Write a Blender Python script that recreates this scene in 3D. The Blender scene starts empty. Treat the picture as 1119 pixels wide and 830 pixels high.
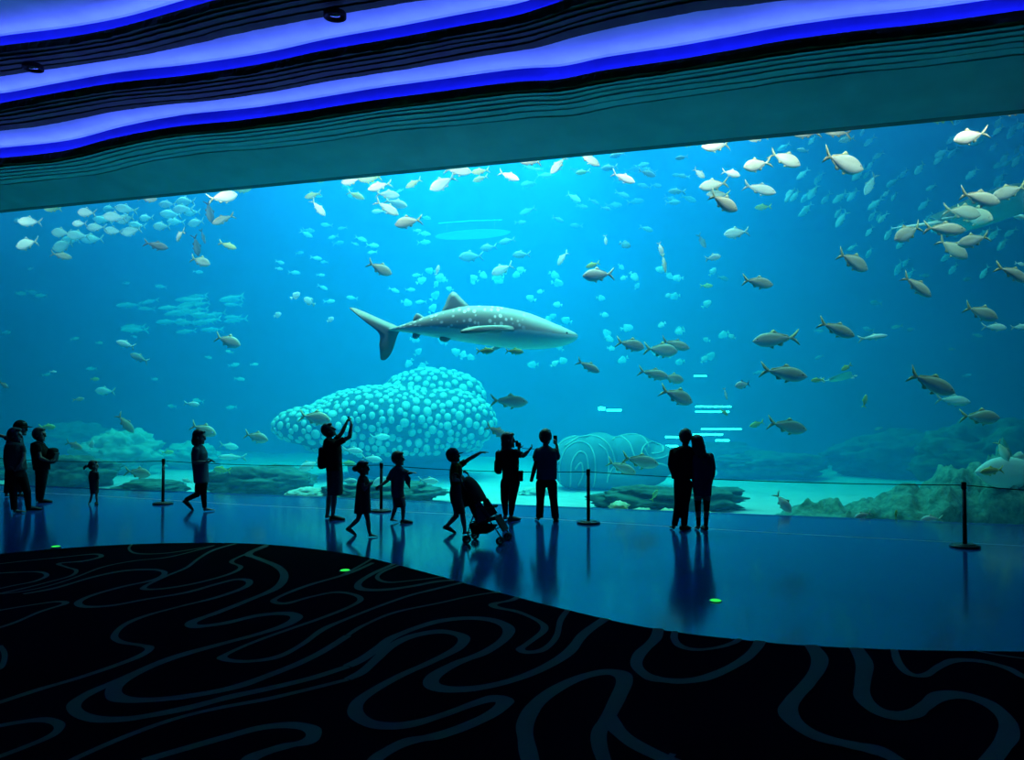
import bpy, bmesh, math, random
from mathutils import Vector, Matrix, noise as mnoise
R = math.radians
PI = math.pi
scene = bpy.context.scene
COL = scene.collection
rng = random.Random(7)

# ------------------------------------------------------------------ camera
W, H, F = 1119.0, 830.0, 870.0
CAM = Vector((0.0, 0.0, 2.1))
YAW, PITCH = R(17.7), R(1.84)
_cy, _sy, _cp, _sp = math.cos(YAW), math.sin(YAW), math.cos(PITCH), math.sin(PITCH)
RIGHT = Vector((_cy, _sy, 0))
FWDH = Vector((-_sy, _cy, 0))
FWD = FWDH * _cp + Vector((0, 0, _sp))
UP = Vector((0, 0, _cp)) - FWDH * _sp
ZAX = Vector((0, 0, 1))

def ray(px, py):
    return FWD + RIGHT * ((px - W / 2) / F) + UP * ((H / 2 - py) / F)
def at_z(px, py, z):
    d = ray(px, py); return CAM + d * ((z - CAM.z) / d.z)
def at_y(px, py, y):
    d = ray(px, py); return CAM + d * (y / d.y)
def depth_of(p):
    return (p - CAM).dot(FWD)

cam_data = bpy.data.cameras.new('camera')
cam_data.sensor_width = 36.0
cam_data.lens = 36.0 * F / W
cam_data.clip_end = 200
cam = bpy.data.objects.new('camera', cam_data)
cam.location = CAM
cam.rotation_euler = (PI / 2 + PITCH, 0, YAW)
COL.objects.link(cam)
scene.camera = cam

vs = scene.view_settings
scene.display_settings.display_device = 'sRGB'
vs.view_transform = 'Standard'; vs.look = 'None'; vs.exposure = 0.0; vs.gamma = 1.0; vs.use_curve_mapping = False
wd = bpy.data.worlds.new('world'); scene.world = wd; wd.use_nodes = True
wd.node_tree.nodes['Background'].inputs[0].default_value = (0, 0, 0, 1)
cy = scene.cycles
cy.use_denoising = True
cy.max_bounces = 6; cy.diffuse_bounces = 2; cy.glossy_bounces = 3; cy.transmission_bounces = 4
cy.volume_bounces = 1; cy.transparent_max_bounces = 12
cy.sample_clamp_indirect = 4.0
cy.caustics_reflective = False; cy.caustics_refractive = False

# ------------------------------------------------------------------ materials
MATS = {}
def mat(name, col, rough=0.7, col2=None, scale=6.0, bump=0.0, metallic=0.0, spec=None, detail=3.0, coords='Object'):
    """principled material whose colour drifts between col and col2 over a noise texture"""
    if name in MATS: return MATS[name]
    m = bpy.data.materials.new(name); m.use_nodes = True
    nt = m.node_tree; b = nt.nodes['Principled BSDF']
    b.inputs['Roughness'].default_value = rough; b.inputs['Metallic'].default_value = metallic
    if spec is not None: b.inputs['Specular IOR Level'].default_value = spec
    if col2 is None: col2 = tuple(c * 0.75 for c in col)
    tc = nt.nodes.new('ShaderNodeTexCoord'); nz = nt.nodes.new('ShaderNodeTexNoise')
    nz.inputs['Scale'].default_value = scale; nz.inputs['Detail'].default_value = detail
    nt.links.new(tc.outputs[coords], nz.inputs['Vector'])
    rp = nt.nodes.new('ShaderNodeValToRGB')
    rp.color_ramp.elements[0].position = 0.3; rp.color_ramp.elements[1].position = 0.7
    rp.color_ramp.elements[0].color = (*col, 1); rp.color_ramp.elements[1].color = (*col2, 1)
    nt.links.new(nz.outputs['Fac'], rp.inputs['Fac']); nt.links.new(rp.outputs['Color'], b.inputs['Base Color'])
    if bump:
        bp = nt.nodes.new('ShaderNodeBump'); bp.inputs['Strength'].default_value = bump; bp.inputs['Distance'].default_value = 0.05
        nt.links.new(nz.outputs['Fac'], bp.inputs['Height']); nt.links.new(bp.outputs['Normal'], b.inputs['Normal'])
    MATS[name] = m
    return m
def emit(name, col, strength):
    if name in MATS: return MATS[name]
    m = bpy.data.materials.new(name); m.use_nodes = True
    nt = m.node_tree; nt.nodes.clear()
    o = nt.nodes.new('ShaderNodeOutputMaterial'); e = nt.nodes.new('ShaderNodeEmission')
    e.inputs[0].default_value = (*col, 1); e.inputs[1].default_value = strength
    nt.links.new(e.outputs[0], o.inputs[0])
    MATS[name] = m
    return m

# ------------------------------------------------------------------ object helpers
def link(name, me, m=None, parent=None, smooth=True):
    o = bpy.data.objects.new(name, me); COL.objects.link(o)
    if m is not None:
        for mm in (m if isinstance(m, (list, tuple)) else [m]): me.materials.append(mm)
    if parent is not None: o.parent = parent
    if smooth and me.polygons:
        me.polygons.foreach_set('use_smooth', [True] * len(me.polygons))
    return o
def from_bm(name, bm, m=None, parent=None, smooth=True):
    me = bpy.data.meshes.new(name); bm.normal_update(); bm.to_mesh(me); bm.free()
    return link(name, me, m, parent, smooth)
def pydata(name, v, f, m=None, parent=None, smooth=True):
    me = bpy.data.meshes.new(name); me.from_pydata([tuple(p) for p in v], [], f); me.update()
    return link(name, me, m, parent, smooth)
def tag(o, label=None, cat=None, group=None, kind=None):
    if label: o['label'] = label
    if cat: o['category'] = cat
    if group: o['group'] = group
    if kind: o['kind'] = kind
    return o
def empty(name, loc=(0, 0, 0), label=None, cat=None, group=None):
    o = bpy.data.objects.new(name, None); COL.objects.link(o); o.location = loc
    o.empty_display_size = 0.1
    return tag(o, label, cat, group)
def bm_box(bm, c, s, rot=None):
    mx = Matrix.Translation(c)
    if rot is not None: mx = mx @ rot.to_4x4()
    r = bmesh.ops.create_cube(bm, size=1.0, matrix=mx @ Matrix.Diagonal((*s, 1)))
    return r['verts']
def bevel_all(bm, off, seg=2):
    bmesh.ops.bevel(bm, geom=list(bm.edges), offset=off, segments=seg, affect='EDGES', profile=0.6)
def frame_of(t, hint=None):
    t = t.normalized()
    h = hint if hint is not None else (ZAX if abs(t.z) < 0.9 else Vector((0, 1, 0)))
    a = (h - t * h.dot(t))
    if a.length < 1e-5: a = t.orthogonal()
    a.normalize(); return a, t.cross(a)
def bm_loft(bm, rings, cap=True):
    """rings: list of lists of points, same count"""
    vr = [[bm.verts.new(p) for p in r] for r in rings]
    n = len(rings[0])
    for a, b in zip(vr, vr[1:]):
        for i in range(n): bm.faces.new((a[i], a[(i + 1) % n], b[(i + 1) % n], b[i]))
    if cap:
        bm.faces.new(list(reversed(vr[0]))); bm.faces.new(vr[-1])
    return vr
def bm_tube(bm, pts, rad, n=10, cap=True, hint=None, flat=1.0):
    """tube through pts, rad a number or one per point; flat squashes along the frame's second axis"""
    pts = [Vector(p) for p in pts]
    if not isinstance(rad, (list, tuple)): rad = [rad] * len(pts)
    rings = []
    a = None
    for i, p in enumerate(pts):
        t = (pts[min(i + 1, len(pts) - 1)] - pts[max(i - 1, 0)])
        if a is None: a, b = frame_of(t, hint)
        else:
            tn = t.normalized(); a = a - tn * a.dot(tn); a.normalize(); b = tn.cross(a)
        rings.append([p + (a * math.cos(2 * PI * k / n) + b * flat * math.sin(2 * PI * k / n)) * rad[i] for k in range(n)])
    bm_loft(bm, rings, cap)
def bm_ball(bm, c, r, sub=2, rot=None):
    if not isinstance(r, (list, tuple, Vector)): r = (r, r, r)
    mx = Matrix.Translation(c)
    if rot is not None: mx = mx @ rot.to_4x4()
    bmesh.ops.create_icosphere(bm, subdivisions=sub, radius=1.0, matrix=mx @ Matrix.Diagonal((*r, 1)))
def lathe(bm, prof, n=24, c=Vector((0, 0, 0))):
    bm_loft(bm, [[c + Vector((r * math.cos(2 * PI * k / n), r * math.sin(2 * PI * k / n), z)) for k in range(n)] for r, z in prof])
def smooth_pts(pts, k=6):
    """Catmull-Rom through pts"""
    pts = [Vector(p) for p in pts]; out = []
    for i in range(len(pts) - 1):
        p0, p1, p2, p3 = pts[max(i - 1, 0)], pts[i], pts[i + 1], pts[min(i + 2, len(pts) - 1)]
        for j in range(k):
            t = j / k
            out.append(0.5 * ((2 * p1) + (p2 - p0) * t + (2 * p0 - 5 * p1 + 4 * p2 - p3) * t * t + (3 * p1 - p0 - 3 * p2 + p3) * t ** 3))
    out.append(pts[-1]); return out
def remeshed(bm, voxel, smooth_it=3):
    """voxel-union of the shapes in bm -> one continuous surface"""
    me = bpy.data.meshes.new('union'); bm.normal_update(); bm.to_mesh(me); bm.free()
    o = bpy.data.objects.new('union', me); COL.objects.link(o)
    md = o.modifiers.new('r', 'REMESH'); md.mode = 'VOXEL'; md.voxel_size = voxel
    if smooth_it:
        sm = o.modifiers.new('s', 'SMOOTH'); sm.iterations = smooth_it; sm.factor = 0.5
    dg = bpy.context.evaluated_depsgraph_get(); dg.update()
    out = bpy.data.meshes.new_from_object(o.evaluated_get(dg))
    bpy.data.objects.remove(o); bpy.data.meshes.remove(me)
    return out
def lerp(a, b, t): return a + (b - a) * t
def interp(xs, ys, x):
    if x <= xs[0]: return ys[0]
    for i in range(len(xs) - 1):
        if x <= xs[i + 1]: return lerp(ys[i], ys[i + 1], (x - xs[i]) / (xs[i + 1] - xs[i]))
    return ys[-1]
def n1(x, s=0.0): return mnoise.noise(Vector((x, s, 0.37)))

GLASS_Y, GLASS_IN, WIN_TOP = 15.9, 16.2, 7.3
X0, X1 = -30.0, 11.0            # the hall's ends
# ------------------------------------------------------------------ hall: floor, carpet, ceiling
def glossy_floor():
    m = mat('polished_blue_floor', (0.010, 0.045, 0.22), 0.13, (0.008, 0.038, 0.19), 0.8)
    b = m.node_tree.nodes['Principled BSDF']
    b.inputs['IOR'].default_value = 1.6
    b.inputs['Specular IOR Level'].default_value = 0.6
    return m
bm = bmesh.new()
bm_box(bm, Vector(((X0 + X1) / 2, (GLASS_Y + 0.3 - 6) / 2, -0.15)), (X1 - X0 + 0.6, GLASS_Y + 0.3 + 6, 0.3))
tag(from_bm('floor', bm, glossy_floor(), smooth=False), kind='structure')

# pale inlay line in the floor, roughly parallel with the glass
line_px = [(-200, 529), (58, 539), (280, 552), (420, 558), (575, 565.5), (665, 571), (840, 581.5), (1075, 594), (1300, 606)]
lp = smooth_pts([at_z(x, y, 0.0) for x, y in line_px], 6)
v, f = [], []
for i, p in enumerate(lp):
    for dy, z in ((-0.009, 0.001), (-0.007, 0.003), (0.007, 0.003), (0.009, 0.001)): v.append(Vector((p.x, p.y + dy, z)))
    if i:
        a = 4 * (i - 1); b = 4 * i
        f += [(a + k, b + k, b + k + 1, a + k + 1) for k in range(3)]
tag(pydata('trim_1', v, f, mat('brushed_steel_inlay', (0.45, 0.5, 0.55), 0.45, (0.3, 0.34, 0.4), 30), smooth=False), kind='structure')

# carpet: a slab with a waving front edge and the swirl bands woven in as a second material
edge_px = [(-260, 640), (-120, 618), (0, 605), (60, 599.5), (130, 595), (200, 593), (270, 593.5), (330, 598), (390, 606.5), (450, 621), (510, 637.5), (570, 653.5),
           (620, 666), (680, 680), (740, 690.5), (800, 697.5), (860, 703.5), (920, 707), (1000, 710), (1119, 711.5), (1300, 712), (1600, 708)]
edge = smooth_pts([at_z(x, y, 0.006) for x, y in edge_px], 5)
ep = [Vector((X0, edge[0].y, 0.006))] + edge + [Vector((X1, edge[-1].y, 0.006))]
v, f = [], []
for i, p in enumerate(ep):
    v += [Vector((p.x, p.y + 0.006, 0.0)), Vector((p.x, p.y, 0.007)), Vector((p.x, -5.95, 0.007))]
    if i:
        a = 3 * (i - 1); b = 3 * i
        f += [(a, a + 1, b + 1, b), (a + 1, a + 2, b + 2, b + 1)]
nfc = len(f)
def cpt(ox, oy, sc):   # crop coordinates -> photo pixels
    return lambda q: (ox + q[0] / sc, oy + q[1] / sc)
cA = cpt(0, 580, 2.945); cB = cpt(370, 580, 2.945); cC = cpt(739, 580, 2.945)
# (centre line, band width in photo pixels at its widest screen direction)
bands = [
 (cA, [(-40,112),(60,100),(180,88),(300,76),(325,84),(270,98),(190,106),(215,118),(245,128),(230,145),(160,165),(60,190),(-60,215)], 11),
 (cA, [(-40,140),(60,134),(130,134),(150,146),(110,164),(40,178),(-40,196)], 12),
 (cA, [(-60,210),(60,198),(150,180),(240,152),(330,118),(430,98),(540,86),(640,62),(690,48)], 9),
 (cA, [(430,40),(415,58),(440,74),(520,74),(600,64),(680,50)], 9),
 (cA, [(75,205),(180,185),(300,150),(400,130),(490,126),(530,136),(500,158),(400,180),(300,208),(252,232),(275,246),(360,242),(470,222),(600,200),(700,172),(760,158),(800,162),(790,182),(700,215),(580,245),(470,275),(400,305),(368,340),(390,360),(450,370),(482,380),(450,405),(360,440),(240,480),(120,515),(-30,565)], 15),
 (cA, [(-60,330),(40,300),(130,262),(210,236),(180,230),(80,244),(-60,268)], 12),
 (cA, [(760,42),(690,62),(640,90),(600,120),(540,145),(470,178),(470,190),(540,186),(640,168),(740,140),(775,118),(745,102),(770,85),(830,62),(860,50)], 13),
 (cA, [(860,46),(800,75),(830,90),(890,115),(915,145),(890,185),(800,225),(700,265),(620,295),(630,310),(720,300),(830,275),(920,268),(955,280),(920,305),(830,335),(700,370),(560,410),(450,455),(375,500),(370,535),(420,548),(520,545),(640,530),(760,505),(860,470),(960,430),(1040,390),(1119,340)], 22),
 (cA, [(0,372),(15,400),(5,440),(-30,460)], 10),
 (cA, [(-40,640),(50,622),(140,612),(190,628),(170,660),(80,700),(-40,745)], 14),
 (cA, [(1119,440),(1000,478),(860,512),(740,538),(620,570),(500,595),(400,610),(310,610),(250,590),(240,560),(290,525),(370,490),(440,460)], 22),
 (cA, [(1119,482),(1000,512),(860,545),(700,575),(560,610),(420,660),(280,720),(200,760)], 14),
 (cA, [(460,745),(580,710),(720,670),(840,638),(940,630),(1005,645),(995,680),(910,700),(820,730),(780,760)], 20),
 (cA, [(1200,105),(1119,140),(1000,175),(920,205),(880,228),(920,236),(1000,215),(1080,200),(1140,208),(1160,225),(1119,250),(1030,285),(930,320),(820,360),(730,400),(720,416),(790,424),(890,410),(970,370),(1040,320),(1119,285),(1220,245),(1320,210),(1400,190),(1510,163)], 14),
 (cB, [(110,90),(80,108),(40,130),(0,150)], 11),
 (cB, [(180,108),(110,140),(65,170),(75,190),(150,192),(240,180),(320,165),(400,160)], 18),
 (cB, [(200,110),(140,135),(125,155),(160,168),(240,162),(340,150)], 12),
 (cB, [(29,340),(80,308),(180,266),(320,236),(430,212),(520,200),(590,205)], 12),
 (cB, [(590,205),(560,225),(500,238),(510,250),(580,265),(650,298),(660,325),(610,365),(585,385),(610,395),(660,385),(700,345),(715,290),(740,255)], 15),
 (cB, [(29,440),(72,419),(122,386),(180,344),(300,300),(400,285),(490,290),(545,315),(535,350),(470,395),(380,430),(310,470),(300,500),(350,515),(450,510),(560,485),(660,445),(740,395),(790,335),(860,285)], 24),
 (cB, [(29,482),(75,459),(125,414),(170,374),(240,342),(330,328),(400,345),(385,380),(300,425),(200,470),(110,520),(60,560),(60,600),(120,630),(220,630),(330,600),(440,560),(500,545),(535,555),(500,590),(420,630),(320,665),(220,685),(140,725),(100,760)], 22),
 (cB, [(620,760),(605,690),(600,630),(630,570),(690,520),(770,480),(850,460),(905,465),(920,490),(900,540),(870,600),(840,650),(840,700),(860,760)], 26),
 (cB, [(870,600),(890,640),(950,690),(1050,740),(1120,765)], 26),
 (cB, [(1030,310),(1020,350),(970,400),(960,440),(1000,475),(1060,487),(1119,488),(1180,478),(1250,450),(1310,415),(1345,380),(1360,352)], 24),
 (cB, [(1085,320),(1080,350),(1100,375),(1150,387),(1220,380),(1270,365),(1295,350)], 14),
 (cC, [(430,368),(460,410),(455,450),(420,500),(375,550),(360,590),(390,630),(460,670),(560,695),(650,715),(720,750)], 28),
 (cC, [(575,376),(605,430),(600,490),(600,540),(640,580),(700,600),(760,595),(800,570),(850,538),(920,535),(1000,560),(1060,610),(1070,660),(1040,710),(1000,760)], 28),
 (cC, [(700,382),(715,430),(750,465),(800,470),(850,440),(900,422),(980,425),(1060,445),(1119,475),(1200,510)], 16),
 (cC, [(950,388),(1020,402),(1119,416),(1250,430)], 9),
 (cC, [(-10,725),(-40,760),(-60,790)], 10),
]
zb = 0.0085
for conv, pts, wpx in bands:
    wp = smooth_pts([at_z(*conv(q), 0.0) for q in pts], 7)
    n0 = len(v)
    N = len(wp)
    for i, p in enumerate(wp):
        t = (wp[min(i + 1, N - 1)] - wp[max(i - 1, 0)]); t.normalize()
        nrm = Vector((-t.y, t.x, 0))
        # woven bands swell in their bends; the traced width is that of the bends across the line of sight
        d = depth_of(p)
        cr = abs((wp[min(i + 3, N - 1)] - p).normalized().cross((p - wp[max(i - 3, 0)]).normalized()).z) if 3 <= i < N - 3 else 0
        w = wpx / 2.945 * 5.4 / F * lerp(1.0, 1.55, min(cr * 1.6, 1)) * (0.8 + 0.2 * n1(i * 0.1, wpx))
        w = w * 2.3
        v += [p + nrm * w / 2 + Vector((0, 0, zb)), p - nrm * w / 2 + Vector((0, 0, zb))]
        if i:
            a = n0 + 2 * (i - 1)
            f.append((a, a + 1, a + 3, a + 2))
    zb += 0.0003
carpet_dark = mat('charcoal_carpet_pile', (0.0045, 0.0055, 0.007), 1.0, (0.008, 0.009, 0.011), 220, 0.25, spec=0.0)
carpet_band = mat('grey_carpet_swirl_pile', (0.13, 0.17, 0.115), 1.0, (0.10, 0.135, 0.09), 220, 0.25, spec=0.0)
carpet = pydata('carpet', v, f, [carpet_dark, carpet_band], smooth=False)
for k, pl in enumerate(carpet.data.polygons):
    pl.material_index = 1 if k >= nfc else 0
# trim what a band pokes past the carpet's edge
bmc = bmesh.new(); bmc.from_mesh(carpet.data)
xs = [p.x for p in ep]; order = sorted(range(len(ep)), key=lambda i: xs[i])
exs = [ep[i].x for i in order]; eys = [ep[i].y for i in order]
kill = [fc for fc in bmc.faces if fc.material_index == 1 and fc.calc_center_median().y > interp(exs, eys, fc.calc_center_median().x) - 0.01]
bmesh.ops.delete(bmc, geom=kill, context='FACES'); bmc.to_mesh(carpet.data); bmc.free()
tag(carpet, 'black carpet with grey swirling bands and a waving edge on blue floor', 'carpet')

# ceiling: terraces of layered plaster, each ledge hiding a blue cove light
lipC = [(0,172),(65,165),(125,150),(190,138),(260,131),(325,122),(400,110),(475,100),(560,89),(610,86),(660,76),(735,65),(810,52),(860,43),(935,33),(1010,25),(1119,10)]
lipB = [(0,112),(65,100),(125,90),(200,82),(280,70),(350,55),(425,42),(500,28),(560,17),(600,5),(640,-8),(760,-38)]
lipA = [(0,49),(65,41),(125,30),(190,12),(240,-2),(330,-22),(420,-38)]
ZC, ZB, ZA = 7.85, 8.6, 9.35
def curve_at(pts, z):
    w = sorted([at_z(x, y, z) for x, y in pts], key=lambda p: p.x)
    w = smooth_pts(w, 5)
    xs = [p.x for p in w]; ys = [p.y for p in w]
    def fn(x):
        if x < xs[0]: return ys[0] + 0.10 * math.sin((x - xs[0]) * 0.5)
        if x > xs[-1]: return ys[-1] + 0.18 * math.sin((x - xs[-1]) * 0.6)
        return interp(xs, ys, x)
    return fn
fC, fB, fA = curve_at(lipC, ZC), curve_at(lipB, ZB), curve_at(lipA, ZA)
CB, CH = 0.26, 0.36      # cove depth behind the lip, cove height
NX = 1100
def ragged(x, s, a=0.05):
    return a * (n1(x * 2.1, s) + 0.6 * n1(x * 6.3, s + 5) + 0.4 * n1(x * 15, s + 9))
def profile(x):
    pr = []
    def soffit(y_far, z_far, ylip, zlip, seed, steps):
        """from the far (tank) end to the lip's lower edge; thin strata near the lip, drawn as small risers"""
        z = zlip - 0.17
        st = []
        for j in range(steps):
            dd = (0.09 + 0.105 * j + 0.014 * j * j) * (1 + 0.10 * n1(x * 0.35, seed + j)) + ragged(x, seed * 3 + j, 0.018)
            rise = 0.026 + 0.014 * n1(x * 0.5, seed + 20 + j) - 0.002 * j
            st.append((ylip + max(dd, 0.04), max(rise, 0.008)))
        seq = [(ylip + ragged(x, seed, 0.045), z)]
        for (yy, rz) in st:
            yy = max(yy, seq[-1][0] + 0.01)
            seq.append((yy, z)); z -= rz; seq.append((yy + 0.004, z))
        ye = seq[-1][0]
        for t in (0.25, 0.5, 0.75): seq.append((lerp(ye, y_far, t), lerp(z, z_far, t)))
        seq.append((y_far, z_far))
        return list(reversed(seq))
    def ledge(ylip, zlip, seed):
        """lip face, shelf, cove back wall and cove corner"""
        r = ragged(x, seed, 0.055)
        return [(ylip - 0.03 + r, zlip - 0.09 + ragged(x, seed + 3, 0.03)), (ylip - 0.02 + r, zlip - 0.03 + 0.4 * r), (ylip + 0.02, zlip), (ylip + CB - 0.03, zlip), (ylip + CB, zlip + 0.02),
                (ylip + CB, zlip + CH - 0.03), (ylip + CB - 0.03, zlip + CH)]
    yc, yb, ya = fC(x), fB(x), fA(x)
    pr += soffit(GLASS_Y, WIN_TOP, yc, ZC, 1, 6); pr += ledge(yc, ZC, 2)
    pr += soffit(yc + CB - 0.05, ZC + CH, yb, ZB, 11, 4)[1:]; pr += ledge(yb, ZB, 12)
    pr += soffit(yb + CB - 0.05, ZB + CH, ya, ZA, 21, 4)[1:]; pr += ledge(ya, ZA, 22)
    pr += [(ya - 0.8, ZA + CH + 0.03), (ya - 2.5, ZA + CH + 0.12), (ya - 5, ZA + 0.6), (-6, ZA + 0.7)]
    return pr
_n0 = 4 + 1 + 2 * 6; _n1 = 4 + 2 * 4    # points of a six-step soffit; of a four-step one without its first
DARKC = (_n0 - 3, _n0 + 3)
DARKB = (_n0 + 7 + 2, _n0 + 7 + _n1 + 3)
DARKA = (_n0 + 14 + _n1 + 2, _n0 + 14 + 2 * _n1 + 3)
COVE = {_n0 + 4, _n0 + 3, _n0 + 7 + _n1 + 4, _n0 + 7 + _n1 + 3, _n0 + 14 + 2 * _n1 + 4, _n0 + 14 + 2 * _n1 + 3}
v, f = [], []
cols = [profile(lerp(X0 - 0.3, X1 + 0.3, i / NX)) for i in range(NX + 1)]
NP = len(cols[0])
for i, c in enumerate(cols):
    x = lerp(X0 - 0.3, X1 + 0.3, i / NX)
    v += [(x, y, z) for y, z in c]
    if i:
        a = NP * (i - 1); b = NP * i
        f += [(a + k, a + k + 1, b + k + 1, b + k) for k in range(NP - 1)]
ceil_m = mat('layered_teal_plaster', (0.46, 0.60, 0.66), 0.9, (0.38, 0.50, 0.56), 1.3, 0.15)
strata_m = mat('wash_fade_dark_plaster', (0.012, 0.045, 0.006), 0.95, (0.004, 0.015, 0.002), 2.5, 0.2)  # dark strata tone, with the cove wash's fade put into the colour
ceiling = pydata('ceiling', v, f, [ceil_m, strata_m, mat('cove_blue_light_tint', (0.010, 0.02, 0.55), 0.7, (0.008, 0.015, 0.48), 3)], smooth=False)  # the back wall's dimmer, deeper blue light is put into its colour
# profile layout: soffit(6 steps)=17 points, ledge 7, soffit(4)=12, ledge 7, soffit 12, ledge 7, rest
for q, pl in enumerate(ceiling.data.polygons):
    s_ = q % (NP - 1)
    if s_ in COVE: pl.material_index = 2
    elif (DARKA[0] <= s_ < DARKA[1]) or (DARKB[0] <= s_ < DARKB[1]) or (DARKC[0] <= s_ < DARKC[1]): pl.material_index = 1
tag(ceiling, kind='structure')

led = emit('blue_led', (0.09, 0.145, 1.0), 40.0)
names = {'C': ('lowest blue cove light strip behind the ledge nearest the tank', fC, ZC), 'B': ('middle blue cove light strip between the other two in the ceiling', fB, ZB),
         'A': ('highest blue cove light strip in the ceiling corner farthest from the tank', fA, ZA)}
for k in 'CBA':
    lab, fn, z = names[k]
    v, f = [], []
    n = 240
    for i in range(n + 1):
        x = lerp(X0, X1, i / n); y = fn(x) + CB
        v += [(x, y - 0.012, z + 0.062), (x, y - 0.062, z + 0.012), (x, y - 0.062, z + 0.004), (x, y - 0.006, z + 0.004), (x, y - 0.006, z + 0.062)]
        if i:
            a = 5 * (i - 1); b = 5 * i
            f += [(a + j, a + (j + 1) % 5, b + (j + 1) % 5, b + j) for j in range(5)]
    o = pydata('cove_light', v, f, [led, mat('led_channel', (0.5, 0.5, 0.52), 0.4)], smooth=False)
    for q, pl in enumerate(o.data.polygons): pl.material_index = 0 if q % 5 == 0 else 1
    tag(o, lab, 'light', 'blue cove lights in the ceiling')

# hall end walls and the wall behind the viewer
wall_m = mat('dark_hall_wall', (0.03, 0.04, 0.05), 0.8)
for nm, c, s in (('wall_left', (X0 - 0.15, 5, 5.2), (0.3, 22.4, 10.6)), ('wall_right', (X1 + 0.15, 5, 5.2), (0.3, 22.4, 10.6)), ('wall_rear', ((X0 + X1) / 2, -6.15, 5.2), (X1 - X0 + 0.6, 0.3, 10.6))):
    bm = bmesh.new(); bm_box(bm, Vector(c), s); tag(from_bm(nm, bm, wall_m, smooth=False), kind='structure')

# ------------------------------------------------------------------ tank: acrylic, water, walls, bed
def acrylic():
    m = bpy.data.materials.new('clear_acrylic'); m.use_nodes = True; nt = m.node_tree; nt.nodes.clear()
    o = nt.nodes.new('ShaderNodeOutputMaterial'); mx = nt.nodes.new('ShaderNodeMixShader')
    tr = nt.nodes.new('ShaderNodeBsdfTransparent'); gl = nt.nodes.new('ShaderNodeBsdfGlossy'); fr = nt.nodes.new('ShaderNodeFresnel')
    tr.inputs[0].default_value = (0.97, 0.99, 1, 1); gl.inputs['Roughness'].default_value = 0.02; fr.inputs[0].default_value = 1.3
    ge = nt.nodes.new('ShaderNodeNewGeometry'); iv = nt.nodes.new('ShaderNodeMath'); iv.operation = 'SUBTRACT'; iv.inputs[0].default_value = 1.0
    nt.links.new(ge.outputs['Backfacing'], iv.inputs[1]); ml = nt.nodes.new('ShaderNodeMath'); ml.operation = 'MULTIPLY'
    nt.links.new(fr.outputs[0], ml.inputs[0]); nt.links.new(iv.outputs[0], ml.inputs[1]); nt.links.new(ml.outputs[0], mx.inputs[0]); nt.links.new(tr.outputs[0], mx.inputs[1]); nt.links.new(gl.outputs[0], mx.inputs[2]); nt.links.new(mx.outputs[0], o.inputs[0])
    return m
TX0, TX1, TY1, TZ0, TZ1 = -52.0, 15.0, 36.0, -0.9, 13.6
bm = bmesh.new(); bm_box(bm, Vector(((X0 + X1) / 2, (GLASS_Y + GLASS_IN) / 2, (WIN_TOP + 0.1) / 2)), (X1 - X0, GLASS_IN - GLASS_Y, WIN_TOP + 0.1))
tag(from_bm('window_1', bm, acrylic(), smooth=False), kind='structure')
header_m = mat('tank_concrete', (0.10, 0.16, 0.18), 0.9, (0.07, 0.12, 0.14), 2, 0.2)
bm = bmesh.new(); bm_box(bm, Vector(((X0 + X1) / 2, GLASS_Y + 0.3, 10.6)), (TX1 - TX0, 0.5, 6.2 + 0.2)); tag(from_bm('wall_header', bm, header_m, smooth=False), kind='structure')

def water():
    m = bpy.data.materials.new('sea_water'); m.use_nodes = True; nt = m.node_tree; nt.nodes.clear()
    o = nt.nodes.new('ShaderNodeOutputMaterial'); ad = nt.nodes.new('ShaderNodeAddShader')
    sc = nt.nodes.new('ShaderNodeVolumeScatter'); ab = nt.nodes.new('ShaderNodeVolumeAbsorption')
    sc.inputs['Color'].default_value = (0.02, 0.37, 1.0, 1); sc.inputs['Density'].default_value = 0.075; sc.inputs['Anisotropy'].default_value = 0.2
    ab.inputs['Color'].default_value = (0.0, 0.86, 0.955, 1); ab.inputs['Density'].default_value = 0.24
    nt.links.new(sc.outputs[0], ad.inputs[0]); nt.links.new(ab.outputs[0], ad.inputs[1]); nt.links.new(ad.outputs[0], o.inputs['Volume'])
    return m
bm = bmesh.new(); bm_box(bm, Vector(((TX0 + TX1) / 2, (GLASS_IN + TY1) / 2 + 0.005, (TZ0 + TZ1) / 2)), (TX1 - TX0, TY1 - GLASS_IN - 0.01, TZ1 - TZ0))
tag(from_bm('water', bm, water(), smooth=False), kind='structure')
rock_wall = mat('tank_wall_blue', (0.05, 0.15, 0.22), 0.95, (0.03, 0.10, 0.16), 0.5, 0.3)
for nm, c, s in (('wall_tank_far', ((TX0 + TX1) / 2, TY1 + 0.2, 6.3), (TX1 - TX0 + 0.6, 0.3, 15)), ('wall_tank_left', (TX0 - 0.2, 26, 6.3), (0.3, 20.5, 15)), ('wall_tank_right', (TX1 + 0.2, 26, 6.3), (0.3, 20.5, 15))):
    bm = bmesh.new(); bm_box(bm, Vector(c), s); tag(from_bm(nm, bm, rock_wall, smooth=False), kind='structure')

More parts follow.
